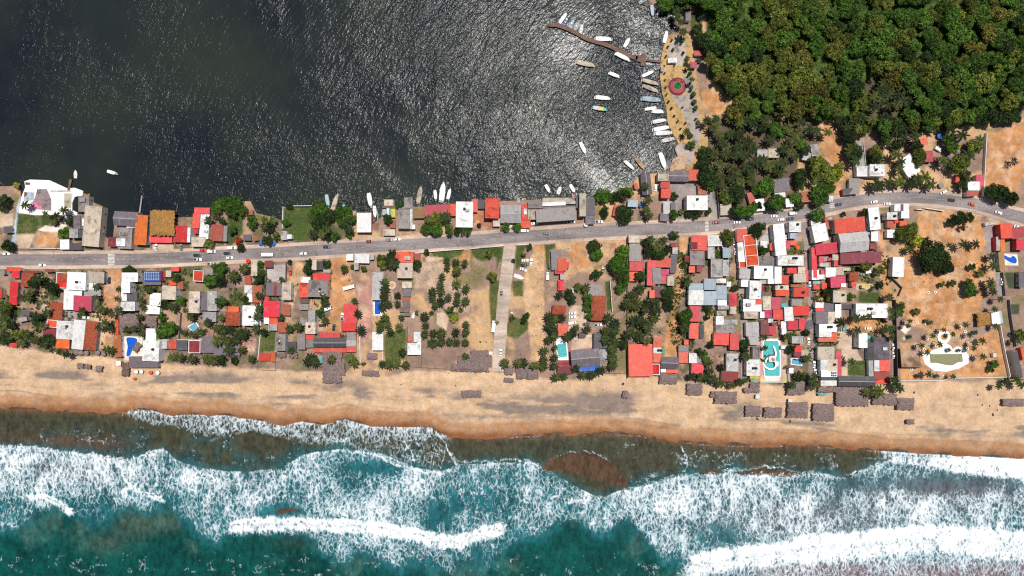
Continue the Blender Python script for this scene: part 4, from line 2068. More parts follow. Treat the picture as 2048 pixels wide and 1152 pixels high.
ins = (X>-60)&(X<2110)&(Y>-40)&(Y<1190)
GR = []                                              # lawns, used again for the blades
for k,t,ox,oy,f,note in rows:
    if k not in 'yg': continue
    pl = polyof(t,ox,oy,f)
    x0 = min(p[0] for p in pl)-12; x1 = max(p[0] for p in pl)+12; y0 = min(p[1] for p in pl)-12; y1 = max(p[1] for p in pl)+12
    i0,i1 = np.searchsorted(xs,[x0,x1]); j0,j1 = np.searchsorted(ys,[y0,y1])
    if i1-i0 < 2 or j1-j0 < 2: continue
    sl_ = np.s_[j0:j1,i0:i1]; Xs, Ys = X[sl_], Y[sl_]
    natural = k == 'g' or t[0] in ('do','sa','br','pk','bg','tc')
    wq = .7 if natural else .12
    dist = sdf(Xs+wobx[sl_]*wq, Ys+wob[sl_]*wq, pl)
    c = GC['g' if k=='g' else t[0]]; nn = fbm(Xs,Ys,14,4,21)[...,None]
    cc = np.array(c)*(.7+.6*nn)
    if k == 'g':
        GR.append(pl); dr = sm(.5,.66,fbm(Xs,Ys,18,4,22))[...,None]*.55; cc = cc*(1-dr)+np.array(GC['gdry'])*dr
    elif natural:
        lp = sm(.52,.66,fbm(Xs,Ys,24,4,24))[...,None]*.55; cc = cc*(1-lp)+np.array((.58,.40,.26))*lp
        sp = sm(.52,.66,fbm(Xs,Ys,12,4,23))[...,None]*.45; cc = cc*(1-sp)+np.array(c)*sp*.55
    a = (1-sm(-2.5 if natural else -.8, 2.5 if natural else .8, dist))[...,None]*(.93 if natural else 1)
    col_[sl_] = col_[sl_]*(1-a)+cc*a
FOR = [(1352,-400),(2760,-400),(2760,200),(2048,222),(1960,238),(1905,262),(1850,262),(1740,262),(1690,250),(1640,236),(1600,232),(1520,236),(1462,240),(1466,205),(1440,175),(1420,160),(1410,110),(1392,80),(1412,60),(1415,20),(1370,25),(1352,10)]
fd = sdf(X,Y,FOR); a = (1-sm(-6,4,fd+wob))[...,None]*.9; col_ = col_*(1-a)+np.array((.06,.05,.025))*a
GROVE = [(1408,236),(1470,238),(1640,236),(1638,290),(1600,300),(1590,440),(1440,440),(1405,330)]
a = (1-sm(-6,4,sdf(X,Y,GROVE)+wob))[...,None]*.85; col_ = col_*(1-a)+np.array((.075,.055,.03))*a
ld = sdf(X,Y,LAG)
Z = np.zeros(X.shape)-sm(2,-7,-ld*-1)*0
Z = np.where(ld < 2, -3.2*sm(2,-5,ld), 0.0)
Z += np.where(ld > 4, (fbm(X,Y,30,3,31)-.5)*.12, 0)
Z -= 1.5*sm(-70,0,d)+np.clip(d,0,400)*S*.035
Z -= .35*sm(-34,-26,d+wob)*0
ZG_x, ZG_y, ZG = xs, ys, Z
def zg(px, py):
    j = int(np.clip(np.searchsorted(ZG_y, py),0,len(ZG_y)-1)); i = int(np.clip(np.searchsorted(ZG_x, px),0,len(ZG_x)-1)); return float(ZG[j,i])
def inlag(px, py): return float(sdf(np.array([px]),np.array([py]),LAG)[0]) < 0
gm = ground_mat()
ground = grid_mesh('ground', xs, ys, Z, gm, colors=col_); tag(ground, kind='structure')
# ---------------------------------------------------------------- lagoon
def lagoon_mat():
    m = bpy.data.materials.new('lagoon_water'); m.use_nodes = True; N = m.node_tree.nodes; L = m.node_tree.links; bs = N['Principled BSDF']
    geo = N.new('ShaderNodeNewGeometry')
    def vec(rot, sc, wx=0):
        n = N.new('ShaderNodeMapping'); n.vector_type = 'TEXTURE'; n.inputs['Rotation'].default_value = (0,0,math.radians(rot)); n.inputs['Scale'].default_value = tuple(1/q for q in sc); L.new(geo.outputs['Position'], n.inputs['Vector']); return n.outputs[0]
    def nz(s,d,r,v,dist=0):
        n = N.new('ShaderNodeTexNoise'); n.inputs['Scale'].default_value = s; n.inputs['Detail'].default_value = d; n.inputs['Roughness'].default_value = r; n.inputs['Distortion'].default_value = dist
        L.new(v, n.inputs['Vector']); return n.outputs['Fac']
    def M(op,a,b):
        n = N.new('ShaderNodeMath'); n.operation = op
        for i,q in enumerate((a,b)):
            if hasattr(q,'node'): L.new(q,n.inputs[i])
            else: n.inputs[i].default_value = q
        return n.outputs[0]
    def mr(f,a,b,c,d):
        n = N.new('ShaderNodeMapRange'); n.inputs[1].default_value=a; n.inputs[2].default_value=b; n.inputs[3].default_value=c; n.inputs[4].default_value=d; L.new(f,n.inputs[0]); return n.outputs[0]
    rip = nz(.46,3,.6,vec(-40,(1.0,.36,1)),.35)     # short ripples
    chop = nz(1.0,2,.5,vec(-25,(1,.6,1)),.2)
    swl = nz(.085,2,.5,vec(-40,(1,.30,1)),.4)           # long wind lanes
    patch = mr(nz(.011,3,.55,vec(20,(1,.7,1)),.5),.38,.60,.30,1.3)
    h = M('ADD', M('MULTIPLY',rip,1.0), M('ADD', M('MULTIPLY',chop,.36), M('MULTIPLY',swl,1.1)))
    h = M('MULTIPLY',h,patch)
    b = N.new('ShaderNodeBump'); b.inputs['Strength'].default_value = 1.0; b.inputs['Distance'].default_value = LAGB; L.new(h,b.inputs['Height']); L.new(b.outputs[0],bs.inputs['Normal'])
    bs.inputs['Base Color'].default_value = (.008,.012,.012,1); bs.inputs['Roughness'].default_value = LAGR; bs.inputs['IOR'].default_value = 1.34; bs.inputs['Specular IOR Level'].default_value = .22
    cr = N.new('ShaderNodeValToRGB'); cr.color_ramp.elements[0].color=(.009,.012,.018,1); cr.color_ramp.elements[1].color=(.021,.028,.022,1)
    cr.color_ramp.elements[0].position=.35; cr.color_ramp.elements[1].position=.65; L.new(nz(.012,4,.6,vec(0,(1,1,1))),cr.inputs[0]); L.new(cr.outputs[0],bs.inputs['Base Color'])
    return m
LAGB = .74; LAGR = .21
g = G(); x0,y0 = W(-700,-400); x1,y1 = W(1500,560)
wl = grid_mesh('lagoon_water', np.arange(-700,1521,20.0), np.arange(-400,561,20.0), np.full((49,112),-.7)[:len(np.arange(-400,561,20.0)),:len(np.arange(-700,1521,20.0))], lagoon_mat()); tag(wl, kind='structure')
# ---------------------------------------------------------------- ocean
oxs = axis(-700,-10,2060,2760,1.6,20.0); oys = np.concatenate([np.arange(796,1165,1.6), np.arange(1165,1580,20.0)])
X, Y = np.meshgrid(oxs, oys)
n1 = fbm(X,Y,46,4,41); n2 = fbm(X,Y,18,4,42); n3 = fbm(X,Y,9,3,43,ay=1.8); n4 = fbm(X,Y,120,3,44)
YW = Y+(n2-.5)*16; sh = shore(X)+(n2-.5)*3; d = Y-sh
TX = [-700,0,60,120,190,240,330,345,400,480,560,600,650,690,760,830,880,930,1000,1060,1090,1140,1200,1240,1330,1370,1440,1470,1500,1560,1640,1700,1740,1800,2048,2760]
TY = [890,893,893,903,912,921,902,918,938,945,940,912,902,900,910,936,946,928,926,924,938,968,996,982,962,952,950,936,950,951,945,957,938,914,922,925]
BX = [-700,0,50,110,170,220,260,300,341,392,431,463,520,600,650,737,835,930,992,1063,1141,1216,1254,1291,1324,1386,1450,2760]
BY = [1050,1053,1045,1010,1045,1040,1008,1025,1022,1069,1082,1052,1060,1065,1110,1118,1140,1135,1118,1068,1048,1069,1054,1075,1114,1125,1190,1700]
top = np.interp(X,TX,TY)+(fbm(X,Y*0,26,3,45)-.5)*7; bot = np.interp(X,BX,BY)+(n1-.5)*44
inside = sm(-1.2,1.2,Y-top)*(1-sm(-16,10,Y-bot))
strk = fbm(X+(n1-.5)*60,Y,11,3,52,ax=.7,ay=3.2); big2 = fbm(X,Y,85,3,53)
dens = .47+(n1-.5)*.55+(n2-.5)*.35+(strk-.5)*.75+(big2-.5)*.7
for bx,by,rx,ry,am in [(80,925,110,28,.22),(210,935,90,30,.14),(120,935,60,14,-.18),(370,945,60,22,.25),(430,928,90,18,-.42),(470,985,90,35,.14),(560,965,70,28,.25),(660,975,70,35,-.10),(820,990,70,40,.12),(870,1025,60,35,-.30),(760,935,70,14,-.38),
   (555,1024,42,13,-.8),(985,1000,60,45,-.28),(1120,1015,90,28,-.12),(1000,955,60,18,-.10),(1155,955,70,20,-.2),(1340,1000,80,50,.32),(1300,1080,50,40,.2),(1460,975,80,35,.32),(1560,1000,110,40,.12),(1880,972,170,17,-.62),(1800,1010,200,28,.16),(1450,1072,55,26,-.42),(1650,1030,140,30,.08),
   (150,985,60,26,.08),(280,985,40,22,.10),(340,1000,50,18,-.18),(720,1110,120,22,-.16),(960,1100,40,25,-.1),(1020,1060,40,20,-.3)]:
    dens += am*np.exp(-((X-bx)/rx)**2-((Y-by)/ry)**2)
f_ = inside*np.clip(dens,.08,.95); f_ += .30*inside*np.exp(-np.clip(Y-top,0,99)/4.0)*sm(.3,.55,n2)
# swash along the sand
swl = [(220,826),(250,826),(300,850),(340,852),(380,866),(440,873),(500,862),(550,869),(600,882),(650,876),(700,884),(760,890),(820,905),(880,945),(890,870)]
lo = np.interp(X,[235,250,300,340,380,440,500,560,620,700,760,820,880,905],[826,830,850,850,864,872,864,874,888,895,925,935,945,880])
sw = sm(232,260,X)*(1-sm(885,915,X))*sm(-1.5,1.5,d)*(1-sm(-9,9,YW-lo)); f_ += sw*(.50+(n2-.5)*.6-.25*sm(640,760,X)*sm(872,890,Y)+.35*np.exp(-np.clip(d,0,99)/4))
lo = np.interp(X,[1700,1760,1820,1900,1980,2048,2760],[930,918,930,945,955,960,960]); sw = sm(1735,1790,X)*sm(-1.5,1.5,d)*(1-sm(-7,7,YW-lo)); f_ += sw*(.62+(n2-.5)*.5+.3*np.exp(-np.clip(d,0,99)/4))
th = sm(900,930,X)*sm(0,1,d)*np.exp(-np.clip(d,0,99)/2.2)*.55*sm(.35,.6,n1); f_ += th
f_ += sm(0,1,d)*np.exp(-np.clip(d,0,99)/2.0)*.25*(1-sm(200,235,X))
# solid breaking crests and thin lines: points, half width, amount
crest = np.zeros(X.shape)
for pts,w,am in [([(466,1047),(500,1042),(560,1043),(640,1044),(700,1046),(760,1053),(830,1064),(880,1076),(915,1079),(960,1062),(1000,1052)],9,1.3),
   ([(1392,1120),(1450,1109),(1550,1098),(1650,1086),(1750,1078),(1850,1070),(1950,1076),(2000,1086),(2048,1078),(2400,1075)],16,1.3),
   ([(1600,1085),(1700,1080),(1800,1070),(1850,1062),(1950,1068),(2048,1078)],19,1.3),
   ([(55,992),(85,991),(110,1001),(136,1020)],4.5,1.2),([(250,965),(280,985),(322,997)],3.5,1.1),([(98,932),(112,940),(126,951)],3,1.0),
   ([(682,902),(715,903),(760,914),(800,932),(835,943),(890,950)],3,1.0),([(0,895),(60,895),(120,904),(190,913),(238,922),(280,912),(325,903)],3.5,.9),
   ([(1255,985),(1330,963),(1370,953),(1440,953),(1466,940),(1500,953),(1560,954),(1640,949)],5,.8),([(1700,955),(1745,935),(1790,914),(1830,909)],2,.9),
   ([(1130,1001),(1160,1003),(1182,999)],3.5,1.1),([(1085,965),(1120,978),(1165,993),(1215,1001)],2,.8),([(872,868),(890,892),(905,915),(917,930)],3,.9),([(800,876),(818,900),(830,922)],2,.8),
   ([(1365,900),(1372,925),(1370,945)],3,.6),([(840,1090),(880,1110),(900,1130)],7,.6),([(940,985),(955,992)],3,1),([(915,925),(960,925),(1010,922),(1060,922),(1082,938)],2,.7),
   ([(1150,905),(1120,912),(1095,930)],1.6,.6),([(1165,903),(1195,910),(1222,930)],2,.8),([(1465,944),(1500,937),(1560,938),(1600,945)],1.6,.8),([(240,828),(262,821),(300,822)],1.6,.9)]:
    dd = pline(X+(n2-.5)*14,Y+(n3-.5)*12+(n2-.5)*10+(strk-.5)*8,pts); q = am*np.clip(.50+.40*n2+.55*(strk-.28),.3,1.0)*(1-sm(w*.35,w*1.5,dd+(n3-.5)*w*1.3+(n2-.5)*w*.9)); f_ = np.maximum(f_,q); f_ = np.maximum(f_, (.80+.6*(strk-.5))*am*(1-sm(0,w*2.6,pline(X+(n2-.5)*20,Y-w*1.3+(n2-.5)*12,pts)))*(w>3)); crest = np.maximum(crest,(1-sm(0,w*1.6,dd))*min(w/9.0,1.6))
f_ = np.maximum(f_, sm(1440,1520,X)*sm(0,14,Y-np.interp(X,[1392,1650,1850,2048],[1122,1086,1070,1080]))*(.74-.006*np.clip(Y-1100,0,60)+(n2-.5)*.5+(strk-.5)*.5)*(1-sm(1560,1700,Y)*0))
f_ = np.maximum(f_, sm(.60,.74,fbm(X,Y,16,4,47,ay=.6))*sm(1090,1130,Y)*(1-sm(1380,1480,X))*.30)        # loose flecks in the deep water
f_ += .34*sm(1180,1290,X)*(1-sm(1700,1800,X))*sm(8,18,d)*sm(0,14,top-Y)*sm(.45,.62,fbm(X,Y,9,3,49,ay=.6))*sm(.35,.6,n1)
f_ += .30*(1-sm(960,1080,X))*sm(24,40,d)*sm(0,14,top-Y)*sm(.56,.68,fbm(X,Y,8,3,50,ay=.6))*sm(.42,.6,n1)
# colour of the water body
deep = np.array((.003,.047,.040)); teal = np.array((.015,.105,.122)); olive = np.array((.044,.044,.026)); brown = np.array((.10,.056,.031)); milky = np.array((.055,.13,.105)); purp = np.array((.17,.10,.11))
def mx(a,b,t): return a*(1-t[...,None])+b*t[...,None]
wc = np.zeros(X.shape+(3,)); wc[:] = olive; wc = mx(wc, teal*.35+olive*.4, sm(.4,.62,n1)*sm(15,60,d)*.8)
wc = mx(wc, np.broadcast_to(brown,wc.shape), (1-sm(0,14,d))*.8)
wc = mx(wc, np.broadcast_to(brown*.8,wc.shape), (1-sm(200,300,X))*np.exp(-((Y-885)/16.0)**2)*.7*sm(-40,0,top-Y+10))
body = sm(-22,16,Y-top); wc = mx(wc, teal*(.55+.8*n1[...,None]), body)
wc = mx(wc, np.broadcast_to(purp*.9,wc.shape), body*np.clip(.55*np.exp(-((X-130)/90)**2-((Y-940)/25)**2)+.5*np.exp(-((X-1900)/230)**2-((Y-985)/40)**2)+.45*np.exp(-((X-1600)/200)**2-((Y-1040)/40)**2),0,.8))
dp = sm(-12,32,Y-np.where(bot>1165,1190,bot)); wc = mx(wc, deep*(.6+.9*n1[...,None]), dp)
mk_ = dp*sm(.48,.66,fbm(X,Y,55,4,48))*(1-sm(20,80,Y-bot)); wc = mx(wc, milky*(.5+.6*n2[...,None]), mk_*.75)
ol_ = dp*(.7*np.exp(-((X-280)/70)**2-((Y-1050)/22)**2)+.5*np.exp(-((X-220)/50)**2-((Y-1085)/20)**2)+.4*np.exp(-((X-600)/60)**2-((Y-1085)/16)**2)); wc = mx(wc, np.broadcast_to(olive*1.3,wc.shape), np.clip(ol_*.55,0,.8))
rb = sm(1450,1560,X)*sm(1110,1140,Y); wc = mx(wc, np.broadcast_to(purp,wc.shape), rb*.85)
BAR = [(1080,940),(1105,918),(1150,904),(1190,908),(1228,928),(1256,960),(1250,980),(1205,962),(1150,948)]
for B in (BAR,[(1395,944),(1425,939),(1455,946),(1430,951)],[(1468,944),(1510,938),(1560,940),(1612,946),(1560,951),(1480,950)],[(545,1022),(555,1016),(590,1018),(600,1026),(560,1030)]):
    a = 1-sm(-3,3,sdf(X+(n2-.5)*10,Y+(n2-.5)*10,B)); wc = mx(wc, np.broadcast_to(brown*(.72),wc.shape), a*.95); f_ *= 1-.97*a
f_ = np.clip(f_,0,1.4)
Zo = -1.5+.0*X; ramp_ = sm(0,25,d); Zo = Zo+ramp_*((n1-.5)*.5+crest*1.1+np.clip(f_,0,1)*((n3-.5)*.7)+.35*sm(0,10,Y-top)*sm(-40,0,-(Y-bot))*.6)
Zo = np.where(d < 0, -1.5, Zo)
def ocean_mat():
    m = bpy.data.materials.new('sea_water'); m.use_nodes = True; N = m.node_tree.nodes; L = m.node_tree.links; bs = N['Principled BSDF']
    geo = N.new('ShaderNodeNewGeometry'); at = N.new('ShaderNodeAttribute'); at.attribute_name='Col'; fo = N.new('ShaderNodeAttribute'); fo.attribute_name='foam'
    def M(op,a,b=0,c=None):
        n = N.new('ShaderNodeMath'); n.operation = op
        for i,q in enumerate((a,b,c)):
            if q is None: continue
            if hasattr(q,'node'): L.new(q,n.inputs[i])
            else: n.inputs[i].default_value = q
        return n.outputs[0]
    def mr(f,a,b,c,d):
        n = N.new('ShaderNodeMapRange'); n.interpolation_type='SMOOTHSTEP'; n.inputs[1].default_value=a; n.inputs[2].default_value=b; n.inputs[3].default_value=c; n.inputs[4].default_value=d; L.new(f,n.inputs[0]); return n.outputs[0]
    def nz(s,d,r,v,dist=0,o='Fac'):
        n = N.new('ShaderNodeTexNoise'); n.inputs['Scale'].default_value = s; n.inputs['Detail'].default_value = d; n.inputs['Roughness'].default_value = r; n.inputs['Distortion'].default_value = dist
        L.new(v, n.inputs['Vector']); return n.outputs[o]
    mp = N.new('ShaderNodeMapping'); mp.inputs['Scale'].default_value=(1,.55,1); L.new(geo.outputs['Position'],mp.inputs['Vector'])
    va = N.new('ShaderNodeVectorMath'); va.operation='MULTIPLY_ADD'; va.inputs[1].default_value=(5,5,0); L.new(nz(.22,3,.6,mp.outputs[0],0,'Color'),va.inputs[0]); L.new(mp.outputs[0],va.inputs[2])
    def vor(s):
        v = N.new('ShaderNodeTexVoronoi'); v.feature='DISTANCE_TO_EDGE'; v.inputs['Scale'].default_value=s; L.new(va.outputs[0],v.inputs['Vector']); return v.outputs['Distance']
    v1 = mr(vor(.42),0,.30,0,1); v2 = mr(vor(1.1),0,.32,0,1); n = nz(.8,5,.75,va.outputs[0],.4)
    lace = M('ADD', M('MULTIPLY',v1,.42), M('ADD', M('MULTIPLY',v2,.26), M('MULTIPLY',mr(n,.34,.66,0,1),.46)))
    a = mr(M('SUBTRACT', M('MULTIPLY',fo.outputs['Fac'],.95), lace),-.32,.42,0,1)
    a = M('MULTIPLY',a,mr(fo.outputs['Fac'],.04,.25,0,1))
    mixn = N.new('ShaderNodeMix'); mixn.data_type='RGBA'; L.new(a,mixn.inputs[0]); fc_ = N.new('ShaderNodeMix'); fc_.data_type='RGBA'; L.new(mr(M('ADD',fo.outputs['Fac'],M('MULTIPLY',M('SUBTRACT',n,.5),1.0)),.45,1.15,0,1),fc_.inputs[0]); fc_.inputs[6].default_value=(.46,.56,.61,1); fc_.inputs[7].default_value=(.72,.74,.75,1); L.new(fc_.outputs[2],mixn.inputs[7])
    h = N.new('ShaderNodeHueSaturation'); L.new(at.outputs['Color'],h.inputs['Color']); L.new(mr(nz(.35,5,.7,mp.outputs[0]),.3,.7,.6,1.5),h.inputs['Value']); L.new(h.outputs[0],mixn.inputs[6])
    L.new(mixn.outputs[2],bs.inputs['Base Color']); L.new(mr(a,0,1,.22,.8),bs.inputs['Roughness']); bs.inputs['IOR'].default_value=1.33
    b = N.new('ShaderNodeBump'); b.inputs['Distance'].default_value=.5; b.inputs['Strength'].default_value=.7
    hh = M('ADD', M('MULTIPLY',nz(.45,4,.6,mp.outputs[0]),1.0), M('MULTIPLY',a,.7)); L.new(hh,b.inputs['Height']); L.new(b.outputs[0],bs.inputs['Normal'])
    return m
sea = grid_mesh('sea_water', oxs, oys, Zo, ocean_mat(), colors=wc, foam=f_); tag(sea, kind='structure')
# ---------------------------------------------------------------- road
def road_mat(c, s=1):
    m = bpy.data.materials.new('asphalt' if s else 'pavement'); m.use_nodes = True; N = m.node_tree.nodes; L = m.node_tree.links; bs = N['Principled BSDF']; bs.inputs['Roughness'].default_value=.9
    geo = N.new('ShaderNodeNewGeometry')
    def ramp(sc, det, stops, scl=(1,1,1)):
        mp = N.new('ShaderNodeMapping'); mp.inputs['Scale'].default_value=scl; L.new(geo.outputs['Position'],mp.inputs['Vector'])
        n = N.new('ShaderNodeTexNoise'); n.inputs['Scale'].default_value=sc; n.inputs['Detail'].default_value=det; n.inputs['Roughness'].default_value=.7; L.new(mp.outputs[0],n.inputs['Vector'])
        r = N.new('ShaderNodeValToRGB'); L.new(n.outputs['Fac'],r.inputs[0]); e = r.color_ramp.elements
        e[0].position,e[0].color = stops[0]; e[1].position,e[1].color = stops[1]; return r.outputs[0]
    a = ramp(.06,5,((.35,(*[x*.62 for x in c],1)),(.65,(*[min(1,x*1.45) for x in c],1))),(.4,2,1)); b = ramp(.8,5,((.3,(.7,.7,.7,1)),(.7,(1.15,1.12,1.1,1))))
    mx_ = N.new('ShaderNodeMix'); mx_.data_type='RGBA'; mx_.blend_type='MULTIPLY'; mx_.inputs[0].default_value=.8; L.new(a,mx_.inputs[6]); L.new(b,mx_.inputs[7]); L.new(mx_.outputs[2],bs.inputs['Base Color']); return m
ma = road_mat((.20,.175,.172)); mp_ = road_mat((.44,.33,.26),0); mc_ = road_mat((.42,.34,.28),0)
tag(slab_ribbon('road', ROADS, 23, 0, -.3, .10, ma), kind='structure')
tag(slab_ribbon('pavement', ROADS, 7, 14.6, -.3, .22, mp_), kind='structure')
tag(slab_ribbon('pavement', ROADS, 7, -14.6, -.3, .22, mp_), kind='structure')
lane = [(1020,489),(1016,525),(1011,565),(1005,620),(1000,680),(996,742)]
tag(slab_ribbon('concrete_lane', lane, 24, 0, -.3, .115, mc_), kind='structure')
tag(slab_ribbon('alley', [(1474,470),(1477,520),(1484,600),(1490,690),(1487,760)], 13, 0, -.3, .09, road_mat((.24,.19,.18),0)), kind='structure')
tag(slab_ribbon('alley', [(1606,440),(1614,490),(1617,560),(1626,640),(1622,770)], 13, 0, -.3, .09, road_mat((.27,.21,.19),0)), kind='structure')
# ---------------------------------------------------------------- labels: each thing is told apart by its look and the landmark nearest to it
LM = [(222,518,'left zebra crossing'),(1413,452,'middle zebra crossing'),(1664,411,'right zebra crossing'),(1008,600,'concrete lane to the beach'),
 (1355,172,'round maroon plaza planter'),(1355,560,'brown dirt lane'),(900,610,'sandy lot with palm rows'),(1485,300,'dense palm grove'),(685,570,'orange dirt yard'),
 (1875,510,'huge dark tree'),(475,425,'round shore trees by the lawn'),(1517,500,'row of red walled courts'),(95,560,'palm garden with pink path'),
 (1060,560,'sandy strip beside the concrete lane'),(575,530,'walled concrete court'),(1300,480,'palm clump by the road'),(1890,640,'ring planters'),(1990,325,'bare lot at the right edge'),
 (1655,290,'orange clearing below the forest'),(1795,190,'palm clearing in the forest'),(1740,590,'small walled lawn'),(1440,690,'brown alley yards'),(1530,600,'crowded red and white roofs'),
 (390,600,'leafy garden with the pale pool'),(640,700,'striped grey hall by the beach'),(1230,560,'green tree strip'),(40,500,'left end of the road'),(1900,400,'road bend at the right'),
 (1280,700,'palm grove beside the salmon hall'),(1720,840,'widest thatched shelter'),(1380,290,'plaza steps'),(1700,330,'narrow ruined building'),(2000,760,'bottom right palm clump')]
for k,t,ox,oy,f,note in rows:
    if note:
        if k in 'bj':
            n4 = [float(q) for q in t[2:6]] if k == 'b' else None
            if n4: LM.append((ox+(n4[0]+n4[2])/2/f, oy+(n4[1]+n4[3])/2/f, note))
        if k in 'lYg':
            pl = polyof(t,ox,oy,f); LM.append((sum(p[0] for p in pl)/len(pl), sum(p[1] for p in pl)/len(pl), note))
pend = []
DIRS = ['right of','above and right of','above','above and left of','left of','below and left of','below','below and right of']
def where(o, desc, px, py, cat, group=None):
    o['category'] = cat
    if group: o['group'] = group
    for de in (desc, desc.split(' with ')[0], ' '.join(desc.split(' with ')[0].split()[:4])):
        best = None
        for (x,y,s) in LM:
            dd = math.hypot(px-x, py-y)
            if dd < 2.5: continue
            a = math.degrees(math.atan2(y-py, px-x)) % 360
            dr = 'beside' if dd < 9 else DIRS[int((a+22.5)//45)%8]
            t = '%s %s the %s' % (de, dr, s)
            if len(t.split()) > 14: continue
            w = dd+2.5*len(s.split())
            if best is None or w < best[0]: best = (w, dd, t)
        if best and best[1] < 130: break
    pend.append((o, best[2], best[1]))
def settle():
    by = {}
    for o,l,dd in pend: by.setdefault(l,[]).append((dd,o))
    nth = ['nearest one','second nearest','third nearest','fourth nearest','fifth nearest','sixth nearest','seventh nearest','eighth nearest']
    for l,it in by.items():
        it.sort(key=lambda q: q[0])
        if len(it) > len(nth):
            for _,o in it:
                o['label'] = ' '.join(l.split()[:16])
                if 'group' not in o: o['group'] = 'look-alikes '+' '.join(l.split()[-8:])
            continue
        for i,(_,o) in enumerate(it): o['label'] = l if len(it) == 1 else '%s, %s' % (l, nth[i])
# ---------------------------------------------------------------- buildings
white = mat('paint','wh'); wallm = [mat('paint',c) for c in ('wh','cr','lg','pk','lb','cr','wh')]
glass = mat('glass'); blk = mat('plain','bk'); doorm = mat('plain','br'); grate = mat('plain','gy')
def rot_pts(pts, a): c,s = math.cos(a), math.sin(a); return [(x*c-y*s, x*s+y*c) for x,y in pts]
def tank(g, x, y, z, r=.75):
    g.cyl(x,y,z,z+1.15,r,r*1.0,12); g.cyl(x,y,z+1.15,z+1.45,r,r*.35,12); return g
def shaggy(g, w, d, z0, z1, ridge='x', rag=.45, n=26):
    """thatch: a pitched sheet with ragged eaves and lumpy layers, closed underneath"""
    r = random.Random(int(w*100+d*31)); nu, nv = max(6,int(w/.7)), max(6,int(d/.7)); v = []
    for s in (0,1):
        for j in range(nv+1):
            for i in range(nu+1):
                x = (i/nu-.5)*w; y = (j/nv-.5)*d
                e = abs(2*j/nv-1) if ridge == 'x' else abs(2*i/nu-1); e2 = abs(2*i/nu-1) if ridge == 'x' else abs(2*j/nv-1)
                z = z0+(z1-z0)*(1-max(e, (e2-.72)/.28 if e2 > .72 else 0))
                rr = random.Random((i*7919+j*104729+int(w*10)))
                ex = rr.uniform(-rag,rag) if i in (0,nu) else rr.uniform(-.15,.15); ey = rr.uniform(-rag,rag) if j in (0,nv) else rr.uniform(-.15,.15)
                v.append((x+ex, y+ey, z-(.22 if s else 0)+(0 if s else rr.uniform(-.12,.16))))
    m = (nu+1)*(nv+1); fs = []
    for j in range(nv):
        for i in range(nu):
            a = j*(nu+1)+i; fs.append((a,a+1,a+nu+2,a+nu+1)); fs.append((m+a,m+a+nu+1,m+a+nu+2,m+a+1))
    for i in range(nu): fs += [(i,m+i,m+i+1,i+1), (nv*(nu+1)+i,nv*(nu+1)+i+1,m+nv*(nu+1)+i+1,m+nv*(nu+1)+i)]
    for j in range(nv): a = j*(nu+1); fs += [(a,a+nu+1,m+a+nu+1,m+a),(a+nu,m+a+nu,m+a+2*nu+1,a+2*nu+1)]
    g.add(v,fs); return g
SIZ = lambda A, r: 'long' if r > 2.6 and A > 50 else ('small' if A < 45 else ('large' if A > 190 else ''))
bi = 0
